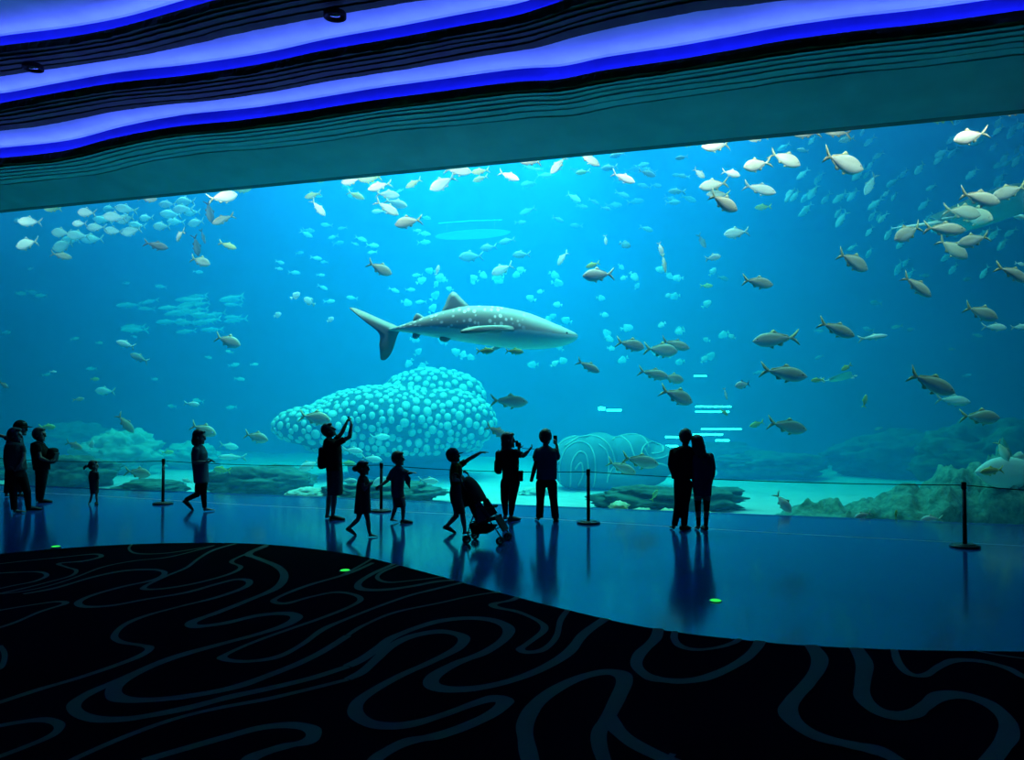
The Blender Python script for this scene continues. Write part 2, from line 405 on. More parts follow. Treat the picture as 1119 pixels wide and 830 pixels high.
def bed_z(x, y):
    b = -0.32 + 0.10 * n1(x * 0.35, y * 0.35) + 0.05 * n1(x * 1.1, y * 1.1 + 7)
    return b - 0.12 * max(0, (17.2 - y))
v, f = [], []
NXB, NYB = 150, 46
for i in range(NXB + 1):
    for j in range(NYB + 1):
        x = lerp(TX0, TX1, i / NXB); y = lerp(GLASS_IN + 0.02, TY1, j / NYB); v.append((x, y, bed_z(x, y)))
for i in range(NXB):
    for j in range(NYB):
        a = i * (NYB + 1) + j; f.append((a, a + NYB + 1, a + NYB + 2, a + 1))
tag(pydata('floor_tank', v, f, mat('pale_sand', (0.56, 0.59, 0.58), 0.95, (0.42, 0.45, 0.45), 1.5, 0.2)), kind='structure')

# lamps above the water
def area(name, loc, size, power, col=(1, 1, 1), spread=120, rot=(0, 0, 0)):
    d = bpy.data.lights.new(name, 'AREA'); d.shape = 'RECTANGLE'; d.size, d.size_y = size
    d.energy = power; d.color = col; d.spread = R(spread)
    o = bpy.data.objects.new(name, d); COL.objects.link(o); o.location = loc; o.rotation_euler = rot
    return o
WHITE = (1.0, 0.98, 0.92)
LK = 0.10
for x, p in ((-33, 2000), (-26, 2600), (-19, 5000), (-13, 9500), (-7.5, 12000), (-2, 7000), (3.5, 1300), (9.5, 500)):
    area('tank_lamp', (x, 21.5, 13.4), (4, 4), p * LK, WHITE)
    area('tank_lamp', (x, 29.5, 13.4), (4, 5), p * LK, WHITE)
# an added, unseen row of fill lamps just inside the window's top edge, turned a little into the tank, light the fish at the glass
for x, p in ((-25, 150), (-21, 200), (-17, 260), (-13, 300), (-9, 320), (-5, 320), (-1, 300), (3, 280), (7, 280)):
    area('front_fill', (x, 16.6, 8.3), (3.6, 0.5), p * 0.45, (1.0, 0.88, 0.76), 150, (R(22), 0, 0))
area('tank_lamp', (-7.0, 18.9, 13.0), (5, 1.5), 420, WHITE, 90)  # added unseen lamp, brightens the shark's back and the middle water
# ------------------------------------------------------------------ reef: boulders, corals, lamps and a glowing water glint in the tank
def blob_mesh(centre, radii, amp, freq, seed, sub=5, flat_bottom=None):
    bm = bmesh.new(); bmesh.ops.create_icosphere(bm, subdivisions=sub, radius=1.0)
    for vv in bm.verts:
        d = vv.co.normalized()
        k = 1 + amp * mnoise.fractal(d * freq + Vector((seed, seed * 0.7, 0)), 0.75, 2.2, 7)
        vv.co = Vector((d.x * radii[0], d.y * radii[1], d.z * radii[2])) * k
        if flat_bottom is not None and vv.co.z < flat_bottom: vv.co.z = flat_bottom
    return bm
ROCK = mat('teal_reef_rock', (0.05, 0.20, 0.17), 0.95, (0.15, 0.34, 0.27), 4.5, 1.0, detail=6)
ROCKD = mat('dark_reef_rock', (0.02, 0.08, 0.075), 0.95, (0.07, 0.19, 0.15), 4.0, 1.0, detail=6)
ROCKP = mat('pale_coral_rock', (0.55, 0.62, 0.55), 0.95, (0.35, 0.44, 0.40), 1.5, 0.5, detail=6)
def rock(px, py, y, wpx, hpx, label, m=ROCK, amp=0.28, seed=1.0, name='reef_rock', deep=0.8, cat='rock', freq=1.6):
    """a boulder whose visible top is hpx above (px, py), wpx wide, standing y metres out"""
    p = at_y(px, py, y); k = depth_of(p) / F
    rx, rz = wpx * k / 2, hpx * k
    zb = bed_z(p.x, p.y) - 0.1
    rzz = max((p.z + rz - zb) * 0.5, 0.15)
    bm = blob_mesh(None, (rx, max(rx * deep, 0.3), rzz), amp, freq, seed)
    o = from_bm(name, bm, m); o.location = (p.x, p.y, zb + rzz); o.rotation_euler = (0, 0, YAW)
    return tag(o, label, cat)

# the big mound of rounded coral knobs left of the middle
def knob_coral(name, px, y, parts_px, knob, n, label, m):
    """parts_px: ellipsoids (cx, cy, rx, rz) in photo pixels at distance y"""
    c = at_y(px, 443, y); k = depth_of(c) / F
    ell = []
    for (ex, ey, rx, rz, dy) in parts_px:
        q = at_y(ex, ey, y)
        ell.append((c + RIGHT * ((ex - px) * k) + ZAX * (443 - ey) * k + FWDH * dy - c, Vector((rx * k, rx * k * 0.62, rz * k))))
    rot = Matrix((RIGHT, FWDH, ZAX)).transposed()
    bm = bmesh.new()
    for e, r in ell:
        bm_ball(bm, e, r, 4, rot)
    core = remeshed(bm, 0.09, 2)
    bm = bmesh.new(); bm.from_mesh(core); bpy.data.meshes.remove(core); bm.normal_update()
    faces = [fc for fc in bm.faces if fc.normal.dot(FWDH) < 0.45 and fc.normal.z > -0.85 and (fc.calc_center_median().z + c.z) > 0.35]
    rr = random.Random(3); got = []
    rr.shuffle(faces)
    for fc in faces:
        p = fc.calc_center_median(); rad = knob * rr.uniform(0.6, 1.15)
        if all((p - g[0]).length > (rad + g[1]) * 0.86 for g in got):
            got.append((p.copy(), rad, fc.normal.copy()))
            if len(got) >= n: break
    core_n = len(bm.faces)
    for p, rad, nr in got:
        a, b = frame_of(nr)
        mx = Matrix((a, b, nr)).transposed()
        bm_ball(bm, p, (rad, rad * rr.uniform(0.75, 0.95), rad * 0.5), 2, mx)
    o = from_bm(name, bm, [m, mat('coral_gap_shade', (0.06, 0.17, 0.20), 0.95, (0.04, 0.13, 0.16), 4)]); o.location = c  # core coloured darker to give the shade in the gaps between knobs
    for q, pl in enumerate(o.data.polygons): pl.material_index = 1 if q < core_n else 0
    return tag(o, label, 'coral')
CORAL = mat('pale_knobbed_coral', (0.58, 0.72, 0.66), 0.9, (0.46, 0.60, 0.55), 3, 0.2)
knob_coral('coral_mound', 425, 24.0, [(470, 434, 60, 33, 0.9), (428, 455, 92, 34, 0.2), (362, 465, 60, 23, -0.4), (488, 460, 54, 34, -0.3), (428, 484, 100, 22, 0.6), (432, 512, 60, 30, 1.2)], 0.15, 1600,
           'great pale mound of rounded coral knobs below the whale shark', CORAL)

# the folded coral with looping ridges behind the two photographers' right
def folded_coral():
    y = 23.2; c = at_y(668, 500, y); k = depth_of(c) / F
    P = lambda x, yy, d=0.0: RIGHT * ((x - 668) * k) + ZAX * ((500 - yy) * k) + FWDH * d
    rot = Matrix((RIGHT, FWDH, ZAX)).transposed()
    bm = bmesh.new()
    for (x, yy, rx, rz, d) in ((628, 505, 26, 30, 0), (655, 500, 30, 28, 0.15), (690, 497, 30, 24, 0.1), (718, 503, 26, 18, 0.1), (670, 520, 60, 16, 0.1)):
        bm_ball(bm, P(x, yy, d), Vector((rx * k, 0.9, rz * k)), 3, rot)
    core = remeshed(bm, 0.07, 3); bm = bmesh.new(); bm.from_mesh(core); bpy.data.meshes.remove(core)
    from mathutils.bvhtree import BVHTree
    tree = BVHTree.FromBMesh(bm)
    def ridge(pts, r=0.026):
        out = []
        for p in smooth_pts([Vector((x, yy, 0)) for x, yy in pts], 6):
            o = P(p.x, p.y, -6.0); hit = tree.ray_cast(o, FWDH)
            if hit[0] is not None: out.append(hit[0] - FWDH * 0.01)
        if len(out) > 3: bm_tube(bm, out, r, 6)
    loops = [[(612,528),(610,508),(616,490),(628,482),(640,484),(646,494),(648,512),(646,530)], [(622,530),(622,505),(630,492),(638,496),(640,515),(638,532)],
             [(616,486),(632,477),(650,476),(662,484),(668,498),(670,514)], [(652,484),(660,492),(662,508),(660,524)], [(606,500),(610,486),(622,478),(640,474)],
             [(668,480),(676,476),(684,482),(688,494),(692,504)], [(678,476),(692,474),(702,478),(706,488)], [(694,500),(700,486),(712,482),(722,484),(720,492),(708,494)],
             [(700,488),(706,498),(718,498),(728,494)], [(694,510),(706,504),(722,506),(736,514)], [(626,510),(632,503),(634,515),(630,528)], [(660,520),(668,508),(680,506),(690,516)], [(602,520),(606,506),(612,500)]]
    n_body = len(bm.faces)
    for l in loops: ridge(l)
    o = from_bm('folded_coral', bm, [mat('blue_folded_coral', (0.12, 0.26, 0.30), 0.9, (0.08, 0.20, 0.24), 2), mat('pale_coral_ridge', (0.42, 0.55, 0.52), 0.9, (0.32, 0.45, 0.44), 4)]); o.location = c
    for q, pl in enumerate(o.data.polygons): pl.material_index = 0 if q < n_body else 1
    tag(o, 'coral with long looping folds behind the middle rope post', 'coral')
folded_coral()

rock(735, 560, 18.9, 150, 30, 'low dark rock on the sand between the middle rope post and the embracing couple', ROCKD, 0.35, 2.0, deep=.45)
rock(283, 533, 19.0, 120, 24, 'dark low rock on the sand right of the walking woman', ROCKD, 0.3, 6.0, deep=.5)
rock(166, 535, 18.2, 80, 11, 'low dark rock behind the leftmost rope post', ROCKD, 0.25, 7.0, deep=.5)
rock(75, 530, 18.6, 100, 32, 'wide dark reef rock behind the man with a bag and the toddler', ROCKD, 0.3, 8.0, deep=.5)
rock(-14, 530, 19.4, 50, 30, 'dark reef rock behind the group at the left edge', ROCKD, 0.3, 18.0)
rock(420, 545, 18.4, 130, 20, 'dark low rock behind the running girl and boy', ROCKD, 0.3, 9.0, deep=.5)
rock(336, 540, 17.6, 40, 8, 'small pale rock on the sand left of the man filming overhead', ROCKP, 0.25, 10.0)
rock(132, 512, 23.0, 84, 40, 'pale coral head behind the toddler', ROCKP, 0.35, 11.0, 'knobby_coral', cat='coral', freq=2.5, deep=.6)
rock(84, 500, 31.0, 100, 36, 'far pale coral head above the dark reef on the left', ROCKP, 0.3, 13.0, 'knobby_coral', cat='coral', freq=2.5, deep=.5)
rock(210, 520, 25.5, 66, 36, 'rounded pale coral head behind the walking woman', ROCKP, 0.3, 14.0, 'knobby_coral', cat='coral', freq=2.0, deep=.6)
rock(840, 520, 28.0, 120, 26, 'dim rounded reef ridge right of the embracing couple', ROCKD, 0.3, 15.0, freq=2.2, deep=.5)
rock(990, 520, 30.0, 160, 46, 'broad dim reef hill in the deep water on the right', ROCKD, 0.3, 16.0, freq=2.4, deep=.4)
rock(1100, 500, 25.0, 190, 40, 'high dim reef slope beside the right edge', ROCKD, 0.3, 17.0, freq=2.4, deep=.4)
rock(790, 500, 33.0, 90, 16, 'far dim rock behind the streaks of white light', ROCKD, 0.3, 19.0, deep=.5)
rock(585, 541, 21.0, 34, 8, 'small pale rock on the bright sand behind the photographing pair', ROCKP, 0.3, 20.0)

# the long reef ledge along the glass on the right, climbing to a block at the window's end
def reef_ledge():
    y0 = 18.3; c = at_y(1000, 565, y0); k = depth_of(c) / F
    hx = [835, 870, 910, 960, 1010, 1045, 1075, 1120, 1180, 1240, 1300]; hh = [2, 17, 27, 32, 42, 54, 64, 72, 80, 66, 20]
    v, f = [], []
    NA, NB = 150, 36
    for i in range(NA + 1):
        px = lerp(835, 1300, i / NA)
        for j in range(NB + 1):
            t = j / NB; a = PI * t
            x = (px - 1000) * k; d = -1.0 * math.cos(a) * (1.0 + 0.5 * n1(px * 0.02, 3)) + 0.5
            h = interp(hx, hh, px) * k * (math.sin(a) ** 0.55)
            q = c + RIGHT * x + Vector((0, d, 0)); b = bed_z(q.x, q.y) - 0.15
            nz = mnoise.fractal(Vector((px * 0.035, d * 1.6, 3.1)), 0.7, 2.2, 6)
            z = b + h * (1 + 0.30 * nz) + 0.10 * nz * math.sin(a)
            v.append(Vector((q.x, q.y + 0.14 * mnoise.fractal(Vector((px * 0.05, z * 2.2, 9)), 0.7, 2.2, 5), z)))
    for i in range(NA):
        for j in range(NB):
            a = i * (NB + 1) + j; f.append((a, a + NB + 1, a + NB + 2, a + 1))
    tag(pydata('reef_ledge', v, f, mat('speckled_reef_rock', (0.03, 0.13, 0.115), 0.95, (0.16, 0.33, 0.26), 7.0, 1.0, detail=7)), 'long speckled reef ledge along the glass, climbing towards the right edge', 'rock')
reef_ledge()

# bits of pale rubble under the dark rock by the couple
for (x, y_, w, h, s_, lab) in ((676, 556, 22, 8, 31.0, 'white lump of coral rubble beside the middle rope post'), (702, 560, 24, 5, 32.0, 'flat pale coral rubble between the rope post and the couple'), (730, 562, 22, 6, 33.0, 'pale coral rubble lump just left of the man of the couple'),
                              (774, 566, 20, 6, 34.0, 'pale coral rubble between the legs of the embracing couple')):
    p = at_y(x, y_, 16.75); k = depth_of(p) / F
    bm = blob_mesh(None, (w * k / 2, 0.2, h * k), 0.45, 3, s_, 3)
    o = from_bm('coral_rubble', bm, mat('white_rubble', (0.72, 0.74, 0.62), 0.9, (0.5, 0.6, 0.3), 9, 0.4)); o.location = (p.x, p.y, max(p.z, bed_z(p.x, p.y) + 0.02)); o.rotation_euler = (0, 0, YAW)
    tag(o, lab, 'coral')

# white light bars on the far side of the tank
TUBE = emit('cold_light_bar', (0.6, 0.95, 1.0), 11.0)
for (x0, x1, y_, h, lab) in ((758, 772, 410.5, 1.6, 'short highest light bar on the far tank wall right of the middle'), (760, 799, 444, 1.8, 'light bar directly below the grey fish cluster on the far wall'),
                        (760, 797, 449.6, 1.8, 'lower one of the close pair of light bars on the far wall'), (766, 810, 468.6, 1.8, 'long light bar just above the hugging woman, far wall'),
                        (757, 790, 474.6, 2.2, 'broad light bar just over the hugging woman\'s hair'), (782, 797, 481, 2.2, 'short light bar right of the hugging woman\'s head'),
                        (727, 745, 477.4, 2.2, 'upper light bar left of the hugging man\'s head'), (727, 741, 487.4, 2.6, 'lower light bar beside the hugging man\'s shoulder'),
                        (654, 661, 446.2, 4.0, 'small bright lamp spot on the far wall left of the bars'), (663, 679, 448, 2.6, 'light bar next to the bright lamp spot, far wall')):
    yb = TY1 - 0.12
    a, b = at_y(x0, y_, yb), at_y(x1, y_, yb); k = depth_of(a) / F
    e = empty('light_bar', (a + b) / 2, lab, 'light')
    bm = bmesh.new(); bm_tube(bm, [a - e.location, b - e.location], h * k / 2, 10); from_bm('tube', bm, TUBE, e)
    bm = bmesh.new(); bm_box(bm, Vector((0, 0.09, 0)), ((b - a).length * 1.02, 0.06, h * k * 1.3)); from_bm('housing', bm, mat('lamp_housing', (0.2, 0.22, 0.24), 0.5), e, smooth=False)
# glint on the distant water surface, made as added glowing shapes
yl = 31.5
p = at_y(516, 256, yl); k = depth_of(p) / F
e = empty('water_glint', p, 'long cyan glint of light in the far water above the whale shark', 'light')
bm = bmesh.new(); bm_ball(bm, Vector((0, 0, 0)), (44 * k, 0.6, 4.2 * k), 3); from_bm('glint_streak', bm, emit('glint_streak_glow', (0.1, 0.75, 1.0), 0.9), e)
bm = bmesh.new(); bm_tube(bm, [Vector((-40 * k, 0, 15 * k)), Vector((0, 0, 15.2 * k)), Vector((34 * k, 0, 13.5 * k))], 0.03, 8); from_bm('glint_line', bm, emit('glint_line_glow', (0.1, 0.75, 1.0), 1.3), e)
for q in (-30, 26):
    bm = bmesh.new(); bm_tube(bm, [Vector((q * k, 0, 3 * k)), Vector((q * k, 0, 15 * k))], 0.012, 6); from_bm('glint_link', bm, mat('lamp_housing', (0.2, 0.22, 0.24), 0.5), e)
# ------------------------------------------------------------------ fish
def skin_mat(name, back, belly, z0=-0.04, z1=0.09, rough=0.45, spec=0.4):
    """countershaded skin: belly colour below, back colour above, mottled by noise"""
    if name in MATS: return MATS[name]
    m = bpy.data.materials.new(name); m.use_nodes = True; nt = m.node_tree; b = nt.nodes['Principled BSDF']
    b.inputs['Roughness'].default_value = rough; b.inputs['Specular IOR Level'].default_value = spec
    tc = nt.nodes.new('ShaderNodeTexCoord'); sx = nt.nodes.new('ShaderNodeSeparateXYZ'); nt.links.new(tc.outputs['Object'], sx.inputs[0])
    nz = nt.nodes.new('ShaderNodeTexNoise'); nz.inputs['Scale'].default_value = 14; nt.links.new(tc.outputs['Object'], nz.inputs['Vector'])
    ma = nt.nodes.new('ShaderNodeMath'); ma.operation = 'MULTIPLY_ADD'; ma.inputs[1].default_value = 0.07; nt.links.new(nz.outputs['Fac'], ma.inputs[0]); nt.links.new(sx.outputs['Z'], ma.inputs[2])
    mr = nt.nodes.new('ShaderNodeMapRange'); mr.inputs[1].default_value = z0; mr.inputs[2].default_value = z1; nt.links.new(ma.outputs[0], mr.inputs[0])
    rp = nt.nodes.new('ShaderNodeValToRGB'); rp.color_ramp.elements[0].color = (*belly, 1); rp.color_ramp.elements[1].color = (*back, 1)
    nt.links.new(mr.outputs[0], rp.inputs[0]); nt.links.new(rp.outputs[0], b.inputs['Base Color'])
    MATS[name] = m; return m
SKIN = {   # back, belly, fin
 'beige': ((0.62, 0.56, 0.44), (0.80, 0.74, 0.62), (0.62, 0.56, 0.34)),
 'white': ((0.85, 0.80, 0.74), (0.90, 0.88, 0.84), (0.75, 0.70, 0.60)),
 'grey':  ((0.42, 0.43, 0.36), (0.78, 0.78, 0.70), (0.52, 0.52, 0.26)),
 'brown': ((0.40, 0.34, 0.25), (0.62, 0.54, 0.42), (0.36, 0.30, 0.16)),
 'dark':  ((0.10, 0.11, 0.11), (0.22, 0.23, 0.22), (0.12, 0.12, 0.10)),
 'yellow':((0.62, 0.58, 0.22), (0.78, 0.74, 0.42), (0.70, 0.62, 0.15)),
 'green': ((0.38, 0.58, 0.16), (0.60, 0.76, 0.34), (0.50, 0.66, 0.10)),
 'pale':  ((0.74, 0.80, 0.78), (0.94, 0.96, 0.94), (0.55, 0.62, 0.58)),
 'silver': ((0.66, 0.68, 0.66), (0.90, 0.90, 0.88), (0.03, 0.03, 0.03)),
 'teal':  ((0.24, 0.36, 0.36), (0.40, 0.52, 0.50), (0.28, 0.38, 0.36)),
}
SHAPES = {   # height/length, width/length, nose bluntness, tail spread, tail fork
 'trevally': (0.32, 0.135, 0.62, 0.30, 0.16),
 'permit':   (0.40, 0.15, 0.55, 0.34, 0.16),
 'batfish':  (0.52, 0.15, 0.5, 0.30, 0.05),
 'mackerel': (0.19, 0.12, 0.75, 0.24, 0.12),
}
def bendf(p, bend):
    x = p[0]
    if x < 0.12: return Vector((x, p[1] + bend * (0.12 - x) ** 2, p[2]))
    return Vector(p)
PROF_T = [0, .03, .07, .13, .22, .33, .45, .58, .70, .82, .92, 1]
PROF_E = [.03, .20, .38, .60, .83, .97, 1.0, .90, .70, .43, .21, .13]
PROF_M = [.04, .22, .40, .60, .82, .96, 1.0, .94, .76, .48, .24, .16]
def body_z(shape, x):
    """upper and lower outline at x (nose .5, tail root -.30) for unit length"""
    h, w, blunt, ts, tf = SHAPES[shape]
    t = min(max((0.5 - x) / 0.80, 0), 1)
    if shape == 'mackerel': e = interp(PROF_T, PROF_M, t)
    else: e = interp(PROF_T, PROF_E, t)
    up, lo = h * 0.50 * e, h * 0.50 * e
    dr = -0.018 * (1 - t)        # the mouth sits a little low
    return up + dr, -lo + dr
def bm_body(bm, shape, bend):
    h, w, *_ = SHAPES[shape]
    rings = []
    for i in range(21):
        t = i / 20; x = 0.5 - 0.80 * (0.6 * t + 0.4 * t * t)
        if x < -0.3: x = -0.3
        u, l = body_z(shape, x)
        c, hh = (u + l) / 2, (u - l) / 2
        ww = max(w * 0.5 * (hh / (h * 0.5)) ** 0.8, 0.006)
        rings.append([bendf((x, ww * math.cos(2 * PI * k / 14) * (abs(math.cos(2 * PI * k / 14)) ** 0.1), c + hh * math.sin(2 * PI * k / 14)), bend) for k in range(14)])
    bm_loft(bm, rings)
def bm_fin(bm, outline, th, bend, plane=None):
    """a thin tapering fin from an outline in x,z; plane places it (side fins)"""
    n = len(outline); cx = sum(p[0] for p in outline) / n; cz = sum(p[1] for p in outline) / n
    def put(x, y, z):
        p = Vector((x, y, z))
        if plane is not None: return bendf(plane @ p, bend)
        return bendf(p, bend)
    ed = [bm.verts.new(put(x, 0, z)) for x, z in outline]
    inn = [[bm.verts.new(put(lerp(x, cx, 0.45), s * th, lerp(z, cz, 0.45))) for x, z in outline] for s in (1, -1)]
    for s in (0, 1):
        for i in range(n):
            j = (i + 1) % n
            q = (ed[i], ed[j], inn[s][j], inn[s][i]); bm.faces.new(q if s else tuple(reversed(q)))
        q = inn[s]; bm.faces.new(q if s else list(reversed(q)))
def fin_outlines(shape):
    h, w, blunt, ts, tf = SHAPES[shape]
    u = lambda x: body_z(shape, x)[0]; l = lambda x: body_z(shape, x)[1]
    if shape == 'batfish':
        dors = [(0.16, u(.16) - .02), (0.02, h * .62), (-0.14, h * .60), (-0.26, u(-.26) + .06), (-0.24, u(-.24) - .01), (0, u(0) - .03)]
        anal = [(0.10, l(.1) + .02), (-0.02, -h * .60), (-0.16, -h * .60), (-0.26, l(-.26) - .05), (-0.24, l(-.24) + .01), (0, l(0) + .03)]
        tail = [(-.28, .02), (-.42, ts * .5), (-.5, ts * .52), (-.47, 0), (-.5, -ts * .52), (-.42, -ts * .5), (-.28, -.02)]
    else:
        dors = [(0.14, u(.14) - .015), (0.07, u(.07) + h * .16), (0.03, u(.03) + h * .22), (-0.04, u(-.04) + h * .05), (-0.26, u(-.26) + .03), (-0.27, u(-.27) - .005), (-.05, u(-.05) - .02)]
        anal = [(0.0, l(0) + .015), (-0.06, l(-.06) - h * .14), (-0.12, l(-.12) - h * .24), (-0.15, l(-.15) - h * .05), (-0.27, l(-.27) - .02), (-0.28, l(-.28) + .005), (-.1, l(-.1) + .02)]
        tail = [(-.275, .018), (-.36, ts * .24), (-.47, ts * .56), (-.5, ts * .60), (-.5 + tf * .42, ts * .22), (-.5 + tf, 0), (-.5 + tf * .42, -ts * .22), (-.5, -ts * .60), (-.47, -ts * .56), (-.36, -ts * .24), (-.275, -.018)]
    pect = [(0.21, 0.012), (0.10, 0.03), (0.0, -0.03), (0.05, -0.055), (0.16, -0.035)]
    pelv = [(0.16, l(.16) + .01), (0.09, l(.09) - .05), (0.05, l(.05) - .055), (0.07, l(.07) + .005)]
    return tail, dors, anal, pect, pelv
FISHMESH = {}
def fish_parts(shape, col, bend):
    key = (shape, col, bend)
    if key in FISHMESH: return FISHMESH[key]
    bk, be, fi = SKIN[col]; h, w = SHAPES[shape][:2]
    sm = skin_mat('skin_' + col, bk, be); fm = mat('fin_' + col, fi, 0.6, tuple(c * .8 for c in fi), 20)
    em = mat('fish_eye', (0.01, 0.01, 0.01), 0.15)
    tail, dors, anal, pect, pelv = fin_outlines(shape)
    def me(fn, nm, m):
        bm = bmesh.new(); fn(bm); bm.normal_update(); x = bpy.data.meshes.new(nm); bm.to_mesh(x); bm.free(); x.materials.append(m)
        x.polygons.foreach_set('use_smooth', [True] * len(x.polygons)); return x
    out = {'body': me(lambda b: bm_body(b, shape, bend), 'fish_body', sm)}
    for nm, ol in (('tail_fin', tail), ('dorsal_fin', dors), ('anal_fin', anal), ('pelvic_fin', pelv)):
        out[nm] = me(lambda b: bm_fin(b, ol, 0.007, bend), nm, fm)
    for s in (1, -1):
        pl = Matrix.Translation((0.0, s * w * 0.46, -h * 0.1)) @ Matrix.Translation((.2, 0, 0)) @ Matrix.Rotation(s * R(24), 4, 'Z') @ Matrix.Rotation(s * R(14), 4, 'X') @ Matrix.Translation((-.2, 0, 0))
        out['pectoral_fin', s] = me(lambda b: bm_fin(b, pect, 0.006, bend, pl), 'pectoral_fin', fm)
        xx = 0.40; u, l = body_z(shape, xx)
        out['eye', s] = me(lambda b: bm_ball(b, Vector((xx, s * w * 0.5 * ((u - l) / h) ** .8 * 0.92, lerp(l, u, 0.66))), (.017, .008, .017), 1), 'eye', em)
    def allin(b):
        bm_body(b, shape, bend)
        for ol in (tail, dors, anal, pelv): bm_fin(b, ol, 0.007, bend)
    out['whole'] = me(allin, 'fish', sm)
    FISHMESH[key] = out
    return out
NAMES = {'trevally': 'trevally', 'permit': 'deep_bodied_fish', 'batfish': 'batfish', 'mackerel': 'slender_fish'}
PLACED = []
def fish(px, py, length, d, tilt, shape, col, s, label=None, group=None, whole=False, yaw=None, bend=None, jit=True):
    """length in photo pixels; d = +1 heads right, -1 heads left; tilt = nose up in degrees; s = metres behind the acrylic"""
    for tries in range(14):
        p = at_y(px, py, GLASS_IN + s); Lq = length * depth_of(p) / F
        if all((p - q).length > 0.42 * (Lq + lq) * ((1.0 if shape == 'mackerel' else 0.8) if whole else 0.92) for q, lq in PLACED): break
        s += 0.22 if s < 6 or tries % 2 else -0.3
    PLACED.append((p, Lq))
    yaw = rng.uniform(-16, 16) if yaw is None else yaw
    L = length * depth_of(p) / F / max(math.cos(R(yaw)), 0.3)
    bend = rng.choice((-0.35, 0.0, 0.0, 0.35)) if bend is None else bend
    X = (RIGHT * d * math.cos(R(tilt)) + ZAX * math.sin(R(tilt))).normalized()
    X = (Matrix.Rotation(R(yaw), 3, 'Z') @ X).normalized()
    Y = ZAX.cross(X)
    if Y.length < 0.1: Y = FWDH.copy()
    Y.normalize(); Z = X.cross(Y)
    mw = Matrix.Translation(p) @ Matrix((X, Y, Z)).transposed().to_4x4() @ Matrix.Scale(L, 4)
    P = fish_parts(shape, col, bend)
    o = bpy.data.objects.new(NAMES[shape], P['whole' if whole else 'body']); COL.objects.link(o); o.matrix_world = mw
    tag(o, label, 'fish', group)
    if not whole:
        for k, me in P.items():
            if k in ('body', 'whole'): continue
            c = bpy.data.objects.new(k if isinstance(k, str) else k[0], me); COL.objects.link(c); c.parent = o
    return o
T, PM, B, M = 'trevally', 'permit', 'batfish', 'mackerel'
